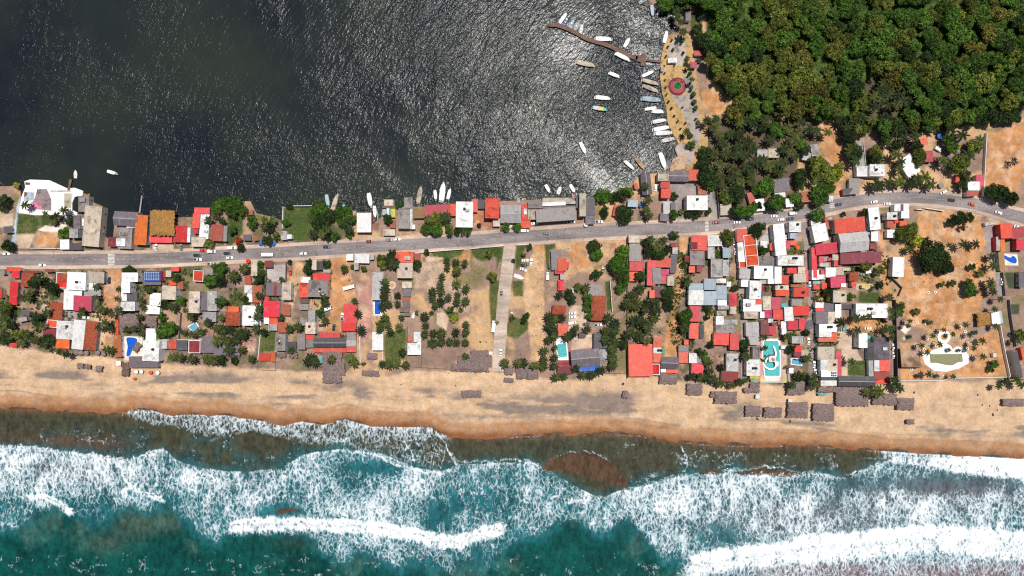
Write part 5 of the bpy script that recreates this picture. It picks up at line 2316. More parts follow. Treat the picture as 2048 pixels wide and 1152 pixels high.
def building(t, ox, oy, f, note, shelter=False):
    global bi; bi += 1; R = random.Random(bi*977)
    if shelter: roof, cc, nums = 'N', 'sl', t
    else: roof, cc, nums = t[0], t[1], t[2:]
    if cc == 'or': cc = 'or'
    vals = []; feat = ''; h = None; rot = 0
    for q in nums:
        if q[0] == 'h' and len(q) > 1: h = float(q[1:])
        elif q[0].isalpha(): feat += q
        else: vals.append(float(q))
    x0,y0,x1,y1 = vals[:4]; rot = -math.radians(vals[4]) if len(vals) > 4 else 0
    px0,py0,px1,py1 = ox+x0/f, oy+y0/f, ox+x1/f, oy+y1/f
    if h is None: h = {'F':3.9,'C':3.5,'G':4.2,'H':4.4,'N':2.9}[roof]+R.uniform(-.3,.4)
    h += (bi % 23)*.011
    cx, cy = (px0+px1)/2, (py0+py1)/2; X_, Y_ = W(cx,cy,h); k = 1-h/HC; w = (px1-px0)*S*k; d = (py1-py0)*S*k
    wet = any(inlag(a,b) for a,b in ((px0,py0),(px1,py0),(cx,cy))) and not (roof=='N' and shelter); zb = -1.6 if wet else -.12
    if not wet: zb = min(zb, zg(cx,cy)-.15)
    if shelter or (roof == 'N'): zb = zg(cx,cy)-.05 if not wet else -1.6
    A = w*d; size = SIZ(A, max(w,d)/min(w,d)); word = col(cc)[1]
    kinds = {'F':'flat roofed house','C':'sheet roofed house' if A > 28 and h > 3.0 else 'sheet roofed shed','G':'gabled house','H':'hipped tile roof house','N':'thatched palapa'}
    nm = {'F':'flat_roof_house','C':'sheet_roof_house' if A > 28 and h > 3.0 else 'shed','G':'gabled_house','H':'tiled_house','N':'thatched_shelter'}[roof]
    if roof == 'C' and h < 3.0: nm = 'canopy'; kinds['C'] = 'canopy'
    cat = {'thatched_shelter':'palapa','shed':'shed','canopy':'canopy'}.get(nm,'house')
    root = empty(nm, (X_,Y_,0 if (wet or roof != 'N') else zb+.05), rot); zo = root.location.z
    if note and not shelter: tag(root, note if len(note.split())>3 else 'the '+note, cat)
    else:
        extra = ''
        if feat.count('T'): extra = ' with twin black water tanks'
        elif 't' in feat: extra = ' with black water tank'
        elif 's' in feat: extra = ' with solar panels'
        where(root, (size+' '+word+' '+('thatched beach shelter' if shelter else kinds[roof])+extra).strip().replace('thatched thatched','thatched'), cx, cy, cat)
    if cat == 'palapa': root['group'] = 'thatched shelters along the beach' if shelter else 'thatched roofs'
    hw, hd = w/2, d/2; ax = 'y' if d > w else 'x'; z = h-zo
    wm = R.choice(wallm) if not (cc == 'wh' and roof == 'F') else white
    def openings(z0, zt, iw, idp):
        sides = [(0,-1),(0,1),(1,0),(-1,0)]
        floors = 1 if zt < 5.6 else 2
        if zt < 2.4: return
        for si,(sx,sy) in enumerate(sides):
            Ls = iw*2 if sy else idp*2
            if Ls < 3: continue
            nW = 1 if Ls < 7 else (2 if Ls < 14 else 3)
            if min(iw,idp) < 1.2: nW = 0
            for fl in range(floors):
                for q in range(nW):
                    if R.random() < .35: continue
                    u = (-.5+(q+.5)/nW)*Ls; zc = 1.6+2.9*fl
                    if zc+.6 > zt: continue
                    g = G()
                    if sy: g.box(u-.6,sy*(idp+.02)-.03,zc-.5,u+.6,sy*(idp+.02)+.03,zc+.5)
                    else: g.box(sx*(iw+.02)-.03,u-.6,zc-.5,sx*(iw+.02)+.03,u+.6,zc+.5)
                    g.o('window', glass, root)
        g = G(); g.box(hw*.3-.5,-(idp+.06),0.02,hw*.3+.5,-(idp-.02),2.1)
        if idp*2 > 3 and iw > 1.6: g.o('door', doorm, root)
    if roof == 'F':
        par = ('p' in feat) or (A > 30 and R.random() < .75)
        g = G().box(-hw+.06,-hd+.06,zb,hw-.06,hd-.06,z-.16); g.o('walls', wm, root)
        g = G().box(-hw,-hd,z-.16,hw,hd,z)
        g.o('roof', mat('flat',cc), root)
        if par:
            ph = .75 if 'p' in feat else .28; pt = .28 if 'p' in feat else .2; g = G()
            g.box(-hw-.02,-hd-.02,z-.02,hw+.02,-hd+pt,z+ph); g.box(-hw-.02,hd-pt,z-.02,hw+.02,hd+.02,z+ph)
            g.box(-hw-.02,-hd+pt,z-.02,-hw+pt,hd-pt,z+ph); g.box(hw-pt,-hd+pt,z-.02,hw+.02,hd-pt,z+ph)
            if 'p' in feat and max(w,d) > 14:
                nn = int(max(w,d)/5)
                for q in range(1,nn):
                    if ax == 'x': xx = -hw+w*q/nn; g.box(xx-.13,-hd+pt,z-.02,xx+.13,hd-pt,z+ph*.9)
                    else: yy = -hd+d*q/nn; g.box(-hw+pt,yy-.13,z-.02,hw-pt,yy+.13,z+ph*.9)
            g.o('parapet', mat('paint','wh' if cc in ('wh','rd','mr','lb') else cc), root)
        openings(zb, z, hw-.06, hd-.06)
        if A > 60 and 'p' not in feat and 's' not in feat:
            if R.random() < .55:
                a = R.uniform(1.0,1.9); qx = R.uniform(-hw*.55,hw*.55); qy = R.uniform(-hd*.55,hd*.55)
                G().box(qx-a,qy-a*.7,z,qx+a,qy+a*.7,z+R.uniform(.8,2.2)).o('stair_cap', mat('flat',R.choice(['wh','cr','lg',cc])), root)
            for q in range(R.choice([0,1,1,2])):
                qx = R.uniform(-hw*.75,hw*.75); qy = R.uniform(-hd*.75,hd*.75)
                G().box(qx-.4,qy-.3,z,qx+.4,qy+.3,z+.6).o('air_conditioner', R.choice([grate,white]), root)
        if 's' in feat:
            g = G(); nx_ = max(1,int(w*(.9 if cc=='bl' else .33)/1.3)); xs0 = -hw*.88 if cc=='bl' else hw*.25
            for j in range(2 if cc!='bl' else 4):
                G_ = G(); yy = -hd*.8+j*(hd*1.6/(2 if cc!='bl' else 4)); ye = yy+hd*(.62 if cc!='bl' else .33)
                G_.add([(xs0,yy,z+.35),(hw*.9,yy,z+.35),(hw*.9,ye,z+.6),(xs0,ye,z+.6),(xs0,yy,z+.28),(hw*.9,yy,z+.28),(hw*.9,ye,z+.53),(xs0,ye,z+.53)],[(0,1,2,3),(7,6,5,4),(0,4,5,1),(1,5,6,2),(2,6,7,3),(3,7,4,0)])
                G_.o('solar_panels', mat('solar','bl'), root)
    elif roof == 'C':
        tilt = min(.05*min(w,d), .5); lo, hi = z-tilt/2, z+tilt/2
        if ax == 'x': zz = [lo,lo,hi,hi]
        else: zz = [lo,hi,hi,lo]
        P = [(-hw,-hd),(hw,-hd),(hw,hd),(-hw,hd)]
        g = G().add([(p[0],p[1],q) for p,q in zip(P,zz)]+[(p[0],p[1],q-.07) for p,q in zip(P,zz)], [(0,1,2,3),(7,6,5,4),(0,4,5,1),(1,5,6,2),(2,6,7,3),(3,7,4,0)])
        g.o('roof', mat('corr',cc,None,ax), root)
        if nm == 'canopy':
            for sx,sy in ((-1,-1),(1,-1),(1,1),(-1,1)): G().cyl(sx*(hw-.15),sy*(hd-.15),zb,lo-.05,.06,n=6).o('post', grate, root)
        else:
            ins_ = min(.3, hw*.2, hd*.2); G().box(-hw+ins_,-hd+ins_,zb,hw-ins_,hd-ins_,lo-.09).o('walls', wm, root); openings(zb, lo, hw-ins_, hd-ins_)
    elif roof in 'GH':
        rise = .17*min(w,d); e = z-rise*.5; top_ = z+rise*.5; hp = min(hw,hd)*(.95 if roof=='H' else 0)
        if ax == 'x': r0,r1 = (-hw+hp,0),(hw-hp,0); 
        else: r0,r1 = (0,-hd+hp),(0,hd-hp)
        v = [(-hw,-hd,e),(hw,-hd,e),(hw,hd,e),(-hw,hd,e),(*r0,top_),(*r1,top_)]
        if ax == 'x': fs = [(0,1,5,4),(2,3,4,5),(1,2,5),(3,0,4)]
        else: fs = [(1,2,5,4),(3,0,4,5),(0,1,4),(2,3,5)]
        fs.append((3,2,1,0)); m_ = mat('tile',cc) if cc in ('tc','or') else mat('corr',cc,None,ax)
        G().add(v,fs).o('roof', m_, root)
        G().cyl(0,0,-.12,.12,.1,n=6)
        g = G()
        if ax == 'x': g.box(r0[0],-.14,top_-.08,r1[0],.14,top_+.09)
        else: g.box(-.14,r0[1],top_-.08,.14,r1[1],top_+.09)
        g.o('ridge', mat('paint', 'lg' if cc in ('pu','sl','gy','lg') else cc), root)
        i_ = .35; G().box(-hw+i_,-hd+i_,zb,hw-i_,hd-i_,e-.02).o('walls', wm, root); openings(zb, e, hw-i_, hd-i_)
    elif roof == 'N':
        rise = min(.16*min(w,d), 1.6); g = shaggy(G(), w, d, z-rise*.6, z+rise*.4, ax)
        g.o('roof', mat('thatch', {'ok':(.27,.135,.03),'sl':(.165,.115,.105),'br':(.12,.07,.05),'pu':(.17,.12,.13)}[cc], None, ax), root)
        nx_ = 2 if w < 9 else 3
        for a in range(nx_):
            for b in (-1,1): G().cyl((-1+2*a/(nx_-1))*(hw-.6), b*(hd-.6), zb-zo, z-rise*.6+.1, .1, n=6).o('post', doorm, root)
    if 't' in feat or 'T' in feat:
        k2 = 2 if 'T' in feat else 1; qx = R.uniform(-.25,.45)*hw; qy = R.uniform(-.2,.5)*hd
        zt_ = z+(.3 if roof!='C' else .5)
        for q in range(k2):
            tk = tank(G(), qx+q*1.7, qy, zt_).o('water_tank', blk, root)
            G().box(qx+q*1.7-.8,qy-.8,z-.3,qx+q*1.7+.8,qy+.8,zt_).o('tank_stand', grate, tk)
# ---------------------------------------------------------------- trees and palms (unit models, then copies)
LEAF = dict(dk=((.019,.036,.008),'dark green'), gn=((.040,.088,.010),'green'), ol=((.085,.102,.016),'olive'), yl=((.17,.18,.015),'yellowish'), br=((.075,.045,.025),'bare brown'), fl=((.34,.035,.012),'red flowering'), mg=((.052,.098,.013),'deep green'), oy=((.095,.088,.016),'ochre green'))
bark = mat('plain',(.10,.075,.055)); cbark = mat('plain',(.19,.16,.13))
def crown_mesh(seed, R, nleaf, ls, sparse=False):
    r = np.random.default_rng(seed); nl = int(9+R*1.6); lob = []
    for i in range(nl):
        a = r.uniform(0,2*PI); q = math.sqrt(r.uniform(.02,1))*R*.72; lr = R*r.uniform(.24,.44)
        lob.append((q*math.cos(a), q*math.sin(a), R*.62*(1-(q/R)**1.6)*r.uniform(.6,1.15), lr))
    L_ = np.array(lob); pr = L_[:,3]**2; pr /= pr.sum(); id_ = r.choice(nl, nleaf, p=pr)
    dv = r.normal(size=(nleaf,3)); dv[:,2] = np.abs(dv[:,2])*1.1-.25*r.random(nleaf); dv /= np.linalg.norm(dv,axis=1)[:,None]
    rad = L_[id_,3]*(r.uniform(.55,1.08,nleaf) if not sparse else r.uniform(.2,1.15,nleaf)); P = L_[id_,:3]+dv*rad[:,None]*np.array([1,1,.8])
    nrm = dv+r.normal(size=(nleaf,3))*.55; nrm /= np.linalg.norm(nrm,axis=1)[:,None]
    t = np.cross(nrm, r.normal(size=(nleaf,3))); t /= np.linalg.norm(t,axis=1)[:,None]; b = np.cross(nrm,t)
    s1 = (ls*r.uniform(.6,1.3,nleaf))[:,None]; s2 = s1*r.uniform(.45,.9,nleaf)[:,None]
    V = np.stack([P-t*s1, P-b*s2, P+t*s1, P+b*s2],1).reshape(-1,3); V[:,2] = np.maximum(V[:,2],-R*.1)
    F = np.arange(nleaf*4).reshape(-1,4)
    me = bpy.data.meshes.new('crown'); me.from_pydata(V.tolist(), [], F.tolist()); me.update(); return me
def trunk_mesh(R, H):
    g = G(); g.cyl(0,0,-.2,H*.62,R*.075+.1,R*.05+.06,8)
    for i in range(5):
        a = i*1.257+.4; g.cyl(0,0,H*.5,H*.95,R*.045+.05,.05,5,R*.5*math.cos(a),R*.5*math.sin(a))
    me = bpy.data.meshes.new('trunk'); me.from_pydata(g.v,[],g.f); me.update(); me.materials.append(bark); return me
_cr = {}; _tk = {}
SZ = [(1.6,260,.34),(3.4,900,.40),(6.0,2300,.50),(10.5,5600,.62)]
def tree(px, py, R, c, name='tree', label=None, cat='tree', group=None, H=None, rank=None):
    si = min(range(4), key=lambda i: abs(math.log(SZ[i][0]/R))); v = random.randrange(4); key = (si,v,c)
    if key not in _cr:
        bk_ = (si,v,c=='br')
        if bk_ not in _cr: _cr[bk_] = crown_mesh(si*10+v, SZ[si][0], SZ[si][1] if c!='br' else SZ[si][1]//3, SZ[si][2], c=='br')
        m_ = _cr[bk_].copy(); m_.materials.clear(); m_.materials.append(mat('leaf', LEAF[c][0])); _cr[key] = m_
    if si not in _tk: _tk[si] = trunk_mesh(SZ[si][0], 1.0)
    H = H or (1.2+R*1.05 if R < 3 else 3.2+R*.62); sc = R/SZ[si][0]; base = H-R*.45
    x,y = W(px,py,H*.85); z = zg(px,py) if not inlag(px,py) else -1.2
    root = empty(name, (x,y,z), random.uniform(0,6.28))
    o = put('crown', _cr[key], root, (0,0,base)); o.scale = (sc,sc*random.uniform(.88,1.12),sc)
    o = put('trunk', _tk[si], root); o.scale = (sc,sc,base+R*.3)
    sz = 'huge' if R > 9 else 'large' if R > 5 else 'small' if R < 2.4 else 'medium'
    if label: tag(root, label, cat, group)
    else: where(root, '%s %s %s' % (sz, LEAF[c][1], 'tree'), px, py, cat, group)
    return root
def frond(g, r, L, az, el, droop, wid):
    n = 7; pts = []; x = z = 0.0; a = el
    for i in range(n+1):
        pts.append((x,z)); x += L/n*math.cos(a); z += L/n*math.sin(a); a -= droop/n
    ca, sa = math.cos(az), math.sin(az)
    def T(x,y,z): return (x*ca-y*sa, x*sa+y*ca, z)
    v = []; fs = []
    rw = .035
    for i,(x,z) in enumerate(pts):
        v += [T(x,-rw*(1-i/n*.7),z+.03),T(x,rw*(1-i/n*.7),z+.03)]
    for i in range(n): fs.append((2*i,2*i+1,2*i+3,2*i+2))
    g.add(v,fs)
    m = 11
    for i in range(m):
        u = .12+.88*i/(m-1); q = u*n; j = min(int(q),n-1); tt = q-j; x = pts[j][0]*(1-tt)+pts[j+1][0]*tt; z = pts[j][1]*(1-tt)+pts[j+1][1]*tt
        ll = wid*(math.sin(PI*min(1,.18+u*.80))**.7)*r.uniform(.85,1.1)
        for s in (-1,1):
            fw = ll*.62; dz = -ll*.38
            g.add([T(x-.09,0,z),T(x+.13,0,z),T(x+fw,s*ll,z+dz)], [(0,1,2)] if s > 0 else [(1,0,2)])
def palm_meshes(seed):
    r = random.Random(seed); g = G(); nf = r.randint(11,14)
    for i in range(nf):
        k = i/nf; el = .75-1.0*((i*5)%nf)/nf; frond(g, r, r.uniform(.88,1.08), i*2*PI/nf*1.0+r.uniform(-.12,.12), el, r.uniform(.9,1.5), .17)
    # nuts
    for i in range(5):
        a = i*1.3; g.cyl(.07*math.cos(a),.07*math.sin(a),-.14,-.05,.035,.03,6)
    me = bpy.data.meshes.new('fronds'); me.from_pydata([(x,y,z) for x,y,z in g.v],[],g.f); me.update(); return me
PM = []
for i in range(9):
    base_ = palm_meshes(100+i)
    for c_ in ((.024,.036,.008),(.046,.056,.011),(.015,.025,.006)):
        m_ = base_.copy(); m_.materials.append(mat('leaf',c_)); PM.append(m_)
def ptrunk():
    g = G(); n = 6
    for i in range(n):
        z0,z1 = i/n,(i+1)/n; b = lambda q: .09*q*q
        g.cyl(b(z0),0,z0-(.02 if i==0 else 0),z1,.20-.09*z0,.20-.09*z1,7,b(z1),0)
    me = bpy.data.meshes.new('trunk'); me.from_pydata(g.v,[],g.f); me.update(); me.materials.append(cbark); return me
PT = ptrunk()
def palm(px, py, R, stuff=None):
    R *= random.uniform(.84,1.12)
    small = R < 2.0; H = R*1.2+.6 if small else random.uniform(6.0,9.0); x,y = W(px,py,H)
    a = random.uniform(0,6.28); bx, by = x-.09*math.cos(a), y-.09*math.sin(a); gx, gy = 1024+bx/S, 576-by/S
    z = zg(gx,gy) if not inlag(gx,gy) else -.9; tw = 1 if not small else .6; me = random.choice(PM); rz = random.uniform(0,6.28)
    lean = 1 if small else random.uniform(4,14); bx, by = x-.09*lean*math.cos(a), y-.09*lean*math.sin(a)
    MT = Matrix.Diagonal((lean,tw,H-z,1)); MF = Matrix.Translation((.09*lean,0,H-z)) @ Matrix.Rotation(rz,4,'Z') @ Matrix.Diagonal((R*1.04,R*1.04,R,1))
    if stuff is not None:
        B = Matrix.Translation((bx,by,z)) @ Matrix.Rotation(a,4,'Z')
        for m_,T,mi in ((PT,B @ Matrix.Translation((0,0,0)) @ Matrix.Diagonal((1,tw,H-z,1)),0),(me,B @ MF,1)):
            co = np.empty(len(m_.vertices)*3); m_.vertices.foreach_get('co',co); co = co.reshape(-1,3) @ np.array(T.to_3x3()).T+np.array(T.translation)
            n0 = len(stuff['v']); stuff['v'] += co.tolist(); stuff['f'] += [tuple(n0+i for i in p.vertices) for p in m_.polygons]; stuff['m'] += [mi]*len(m_.polygons)
        return
    root = empty('coconut_palm', (bx,by,z), a); o = put('trunk', PT, root); o.scale = (1,tw,H-z)
    c = put('fronds', me, root, (.09*1,0,H-z)); c.scale = (R*1.04,R*1.04,R); c.rotation_euler = (0,0,rz)
    o.location = (0,0,0); root.location = (x-.09*math.cos(a), y-.09*math.sin(a), z)
    where(root, 'small palm' if small else ('spreading coconut palm' if R > 4.1 else 'coconut palm' if R > 3.1 else 'slender coconut palm'), px, py, 'palm tree', 'coconut palms of the town')
# ---------------------------------------------------------------- vehicles
def loft(g, secs):
    """secs: list of (x, [(y,z)...]) rings joined along x, closed at both ends"""
    n = len(secs[0][1]); v = []; fs = []
    for x,ring in secs: v += [(x,y,z) for y,z in ring]
    for i in range(len(secs)-1):
        for j in range(n): fs.append((i*n+j,(i+1)*n+j,(i+1)*n+(j+1)%n,i*n+(j+1)%n))
    fs.append(tuple(range(n))); fs.append(tuple(range(len(v)-1,len(v)-n-1,-1))); return g.add(v,fs)
def ring(w, z0, z1, ch=.12): return [(-w,z0),(w,z0),(w,z1-ch),(w-ch,z1),(-w+ch,z1),(-w,z1-ch)]
VM = {}
def vmesh(name, g, m):
    me = bpy.data.meshes.new(name); me.from_pydata(g.v,[],g.f); me.update(); me.materials.append(m); return me
_veh = {}
def vehicle(kind, c):
    if (kind,c) in _veh: return _veh[(kind,c)]
    pm = mat('carpaint',c); parts = []
    if kind == 't': L,w,hb = 7.8,1.15,2.6
    elif kind == 'v': L,w,hb = 4.9,.95,1.95
    elif kind == 'p': L,w,hb = 5.2,.92,.95
    else: L,w,hb = 4.5,.88,.88
    a = L/2; g = G()
    if kind in ('c','p'):
        loft(g,[(-a,ring(w*.82,.4,.72)),(-a+.25,ring(w,.28,hb)),(-.2,ring(w,.28,hb+.03)),(a*.45,ring(w,.28,hb)),(a-.35,ring(w*.97,.28,.78)),(a,ring(w*.75,.38,.6))])
        parts.append(('body',g,pm)); x0,x1 = (-a+.7,a*.38) if kind=='c' else (-.55,a*.42)
        g = G(); g.box(x0,-w*.88,hb-.02,x1,w*.88,1.42,(x0+.55,-w*.68,x1-.75,w*.68)); parts.append(('windows',g,glass))
        g = G(); g.box(x0+.5,-w*.7,1.40,x1-.7,w*.7,1.47); parts.append(('car_roof',g,pm))
        if kind == 'p': g = G(); g.box(-a+.25,-w*.8,hb-.04,-.75,w*.8,hb+.05); parts.append(('cargo_bed',g,blk))
    elif kind == 'v':
        loft(g,[(-a,ring(w*.95,.35,hb)),(-a+.1,ring(w,.3,hb)),(a-1.5,ring(w,.3,hb)),(a-.9,ring(w*.98,.3,1.05)),(a,ring(w*.85,.35,.8))]); parts.append(('body',g,pm))
        g = G(); g.add([(a-1.47,-w*.85,hb-.02),(a-1.47,w*.85,hb-.02),(a-.86,w*.85,1.1),(a-.86,-w*.85,1.1),(a-1.6,-w*.85,hb-.05),(a-1.6,w*.85,hb-.05),(a-1.0,w*.85,1.0),(a-1.0,-w*.85,1.0)],[(0,3,2,1),(4,5,6,7),(0,1,5,4),(2,3,7,6),(1,2,6,5),(3,0,4,7)]); parts.append(('windows',g,glass))
        g = G(); g.box(-a+.5,-w*.6,hb,a-2.0,-w*.5,hb+.06); g.box(-a+.5,w*.5,hb,a-2.0,w*.6,hb+.06); parts.append(('roof_rack',g,grate))
    else:
        loft(g,[(-a,ring(w,.6,hb)),(a-1.9,ring(w,.6,hb)),(a-1.88,ring(w,.6,hb))]); parts.append(('cargo_box',g,pm))
        g = G(); loft(g,[(a-1.75,ring(w*.95,.4,2.1)),(a-.5,ring(w*.95,.4,2.05)),(a,ring(w*.9,.4,1.1))]); parts.append(('cab',g,pm))
        g = G(); g.add([(a-.47,-w*.8,2.0),(a-.47,w*.8,2.0),(a-.02,w*.75,1.15),(a-.02,-w*.75,1.15),(a-.6,-w*.8,1.9),(a-.6,w*.8,1.9),(a-.2,w*.75,1.1),(a-.2,-w*.75,1.1)],[(0,3,2,1),(4,5,6,7),(0,1,5,4),(2,3,7,6),(1,2,6,5),(3,0,4,7)]); parts.append(('windows',g,glass))
    wg = G()
    v = []; n = 12
    for yy in (-.1,.1):
        for i in range(n): v.append((.33*math.cos(2*PI*i/n), yy, .33*math.sin(2*PI*i/n)))
    wg.add(v,[(i,n+i,n+(i+1)%n,(i+1)%n) for i in range(n)]+[tuple(range(n)),tuple(range(2*n-1,n-1,-1))])
    res = [(nm_, vmesh(nm_,g_,m_), (0,0,0)) for nm_,g_,m_ in parts]
    wm_ = vmesh('wheel', wg, blk)
    for sx in (-L*.31, L*.31):
        for sy in (-w+.08, w-.08): res.append(('wheel', wm_, (sx,sy,.33)))
    hl = vmesh('headlight', G().box(-.05,-.16,-.07,.05,.16,.07), mat('plain',(.75,.75,.7),.2))
    for sy in (-w*.6,w*.6): res.append(('headlight', hl, (a-.06,sy,.62)))
    _veh[(kind,c)] = res; return res
def car(px, py, ang, c, kind):
    x,y = W(px,py,1.2); z = zg(px,py); onroad = min(math.hypot(px-a,py-b) for a,b in ROADS) < 13
    root = empty({'c':'car','v':'van','p':'pickup_truck','t':'truck'}[kind], (x,y,.10 if onroad else max(z,.0)+.1), math.radians(ang))
    for nm_,me,loc in vehicle(kind,c): put(nm_, me, root, loc)
    w_ = {'c':'car','v':'van','p':'pickup','t':'box truck'}[kind]
    where(root, '%s %s %s' % (col(c)[1], w_, 'on the road' if onroad else 'parked'), px, py, {'c':'car','v':'van','p':'pickup','t':'truck'}[kind], 'vehicles on the road' if onroad else 'parked vehicles')
# ---------------------------------------------------------------- boats
def boat(px, py, L, wd, ang, c, kind, afl):
    z = -.75 if afl else .05; x,y = W(px,py,.6); root = empty('boat', (x,y,z), math.radians(ang)); a, w = L/2, max(wd/2,.75)
    hull = mat('paint', 'tq' if c == 'ye' else c)
    # hull: pointed bow at +x, transom at -x
    g = G(); st = [(-1,.72),(-.6,.95),(-.1,1),(.4,.9),(.75,.55),(1,.03)]; n = len(st); v = []; 
    for u,q in st:
        sh_ = .0+.35*max(0,u)**2
        v += [(u*a,-w*q*.6,-.25),(u*a,w*q*.6,-.25),(u*a,w*q,.55+sh_),(u*a,w*q*.86,.55+sh_),(u*a*.985,w*q*.55,.12),(u*a*.985,-w*q*.55,.12),(u*a,-w*q*.86,.55+sh_),(u*a,-w*q,.55+sh_)]
    fs = []
    for i in range(n-1):
        for j in range(8): fs.append((i*8+j,(i+1)*8+j,(i+1)*8+(j+1)%8,i*8+(j+1)%8))
    fs += [tuple(range(8)), tuple(range(8*n-1,8*n-9,-1))]; g.add(v,fs); g.o('hull', hull, root)
    for u in (-.55,-.1,.35): G().box(u*a-.16,-w*.8,.34,u*a+.16,w*.8,.42).o('bench', mat('plain','cr'), root)
    if kind in 'cp':
        # long awning following the plan of the hull
        cc = c if c in ('tn','cr','lb') else 'wh'; st2 = [(-.86,.80),(-.5,.98),(0,1.0),(.45,.86),(.72,.5)]; g = G(); v = []
        for u,q in st2: v += [(u*a,-w*q,1.75),(u*a,0,1.95),(u*a,w*q,1.75),(u*a,w*q,1.69),(u*a,0,1.89),(u*a,-w*q,1.69)]
        fs = []
        for i in range(len(st2)-1):
            for j in range(6): fs.append((i*6+j,(i+1)*6+j,(i+1)*6+(j+1)%6,i*6+(j+1)%6))
        fs += [tuple(range(6)), tuple(range(len(v)-1,len(v)-7,-1))]; g.add(v,fs); g.o('awning', mat('flat', cc) if kind=='p' else mat('paint',cc), root)
        for u in (-.8,0,.6):
            for s in (-1,1): G().cyl(u*a,s*w*.7*(1 if u<.5 else .7),.5,1.78,.035,n=5).o('awning_post', grate, root)
        if c == 'ye':
            G().box(-.1*a,-w*.8,1.97,.35*a,w*.8,2.0).o('awning_panel', mat('plain','ye'), root); G().box(.36*a,-w*.6,1.93,.68*a,w*.6,1.97).o('awning_panel', mat('plain','tq'), root)
    else:
        if c == 'bl': G().box(.45*a,-w*.5,.6,.7*a,w*.5,.68).o('bow_deck', mat('plain','wh'), root)
        G().box(-.25*a,-w*.35,.42,.0,w*.35,1.1).o('console', white, root)
    g = G(); g.box(-a-.35,-.2,.2,-a+.05,.2,1.0); g.box(-a-.25,-.07,-.6,-a-.1,.07,.2); g.o('outboard_motor', blk, root)
    lw = 'long covered' if kind in 'cp' and L > 9 else 'covered' if kind in 'cp' else 'small open'
    where(root, '%s %s boat %s' % (lw, col(c)[1], 'on the lagoon' if afl else 'kept ashore'), px, py, 'boat', 'boats moored on the lagoon' if afl else 'boats kept ashore')
# ---------------------------------------------------------------- the rest
def umbrella(px, py, R, c):
    H = 2.5; x,y = W(px,py,H); z = zg(px,py); root = empty('parasol', (x,y,z), random.uniform(0,1)); n = 8; v = []; 
    for rr,zz in ((R,H-.5),(R*.55,H-.15),(.05,H+.08)):
        for i in range(n): a = 2*PI*i/n; v.append((rr*math.cos(a),rr*math.sin(a),zz+(0 if i%2 else .03)))
    m0 = len(v); v += [(p[0],p[1],p[2]-.05) for p in v]
    fs = []
    for k in range(2):
        for i in range(n): fs.append((k*n+i,k*n+(i+1)%n,(k+1)*n+(i+1)%n,(k+1)*n+i)); fs.append((m0+k*n+i,m0+(k+1)*n+i,m0+(k+1)*n+(i+1)%n,m0+k*n+(i+1)%n))
    fs += [tuple(range(2*n,3*n))]; 
    for i in range(n): fs.append((i,m0+i,m0+(i+1)%n,(i+1)%n))
    G().add(v,fs).o('parasol_top', mat('thatch',(.20,.14,.13)) if c=='th' else mat('paint',c), root); G().cyl(0,0,0,H,.04,n=6).o('pole', grate, root); G().cyl(0,0,0,.12,.3,n=10).o('base', grate, root)
    where(root, '%s round %s' % (col(c)[1], 'beach parasol'), px, py, 'parasol', 'round parasols')
def wall(pts, c, fence=False, H=None):
    H = H or (1.6 if fence else 2.4 if c not in ('dk','bk') else 3.6); tw = .08 if fence else .28
    P = [((a-1024)*S*(1-H/HC),(576-b)*S*(1-H/HC)) for a,b in pts]; mx_,my_ = sum(p[0] for p in P)/len(P), sum(p[1] for p in P)/len(P)
    root = empty('fence' if fence else 'garden_wall', (mx_,my_,0)); g = G(); 
    for (xa,ya),(xb,yb) in zip(P[:-1],P[1:]):
        L = math.hypot(xb-xa,yb-ya); 
        if L < .01: continue
        ux,uy = (xb-xa)/L,(yb-ya)/L; nx_,ny_ = -uy*tw/2,ux*tw/2; e = tw*.5
        xa_,ya_,xb_,yb_ = xa-mx_-ux*e, ya-my_-uy*e, xb-mx_+ux*e, yb-my_+uy*e; zb = -1.2
        if fence:
            for z0 in (.5,1.4):
                g.add([(xa_+nx_,ya_+ny_,z0),(xb_+nx_,yb_+ny_,z0),(xb_-nx_,yb_-ny_,z0),(xa_-nx_,ya_-ny_,z0),(xa_+nx_,ya_+ny_,z0+.12),(xb_+nx_,yb_+ny_,z0+.12),(xb_-nx_,yb_-ny_,z0+.12),(xa_-nx_,ya_-ny_,z0+.12)],[(3,2,1,0),(4,5,6,7),(0,1,5,4),(1,2,6,5),(2,3,7,6),(3,0,4,7)])
        else: g.add([(xa_+nx_,ya_+ny_,zb),(xb_+nx_,yb_+ny_,zb),(xb_-nx_,yb_-ny_,zb),(xa_-nx_,ya_-ny_,zb),(xa_+nx_,ya_+ny_,H),(xb_+nx_,yb_+ny_,H),(xb_-nx_,yb_-ny_,H),(xa_-nx_,ya_-ny_,H)],[(3,2,1,0),(4,5,6,7),(0,1,5,4),(1,2,6,5),(2,3,7,6),(3,0,4,7)])
        if fence:
            k = max(1,int(L/4))
            for q in range(k+1): G().cyl(xa-mx_+ux*L*q/k, ya-my_+uy*L*q/k, zb, 1.7, .07, n=6).o('post', doorm, root)
    g.o('rail' if fence else 'masonry', mat('plain','br') if fence else mat('paint',{'gy':(.16,.14,.15),'dk':(.05,.04,.05),'bk':(.05,.03,.03)}.get(c,c)), root)
    i = len(pts)//2; a,b = (pts[i-1][0]+pts[i][0])/2,(pts[i-1][1]+pts[i][1])/2
    where(root, ('brown rail fence' if fence else ('tall dark wall' if c in ('dk','bk') else '%s boundary wall' % ('grey' if c=='gy' else 'white'))), a, b, 'fence' if fence else 'wall')
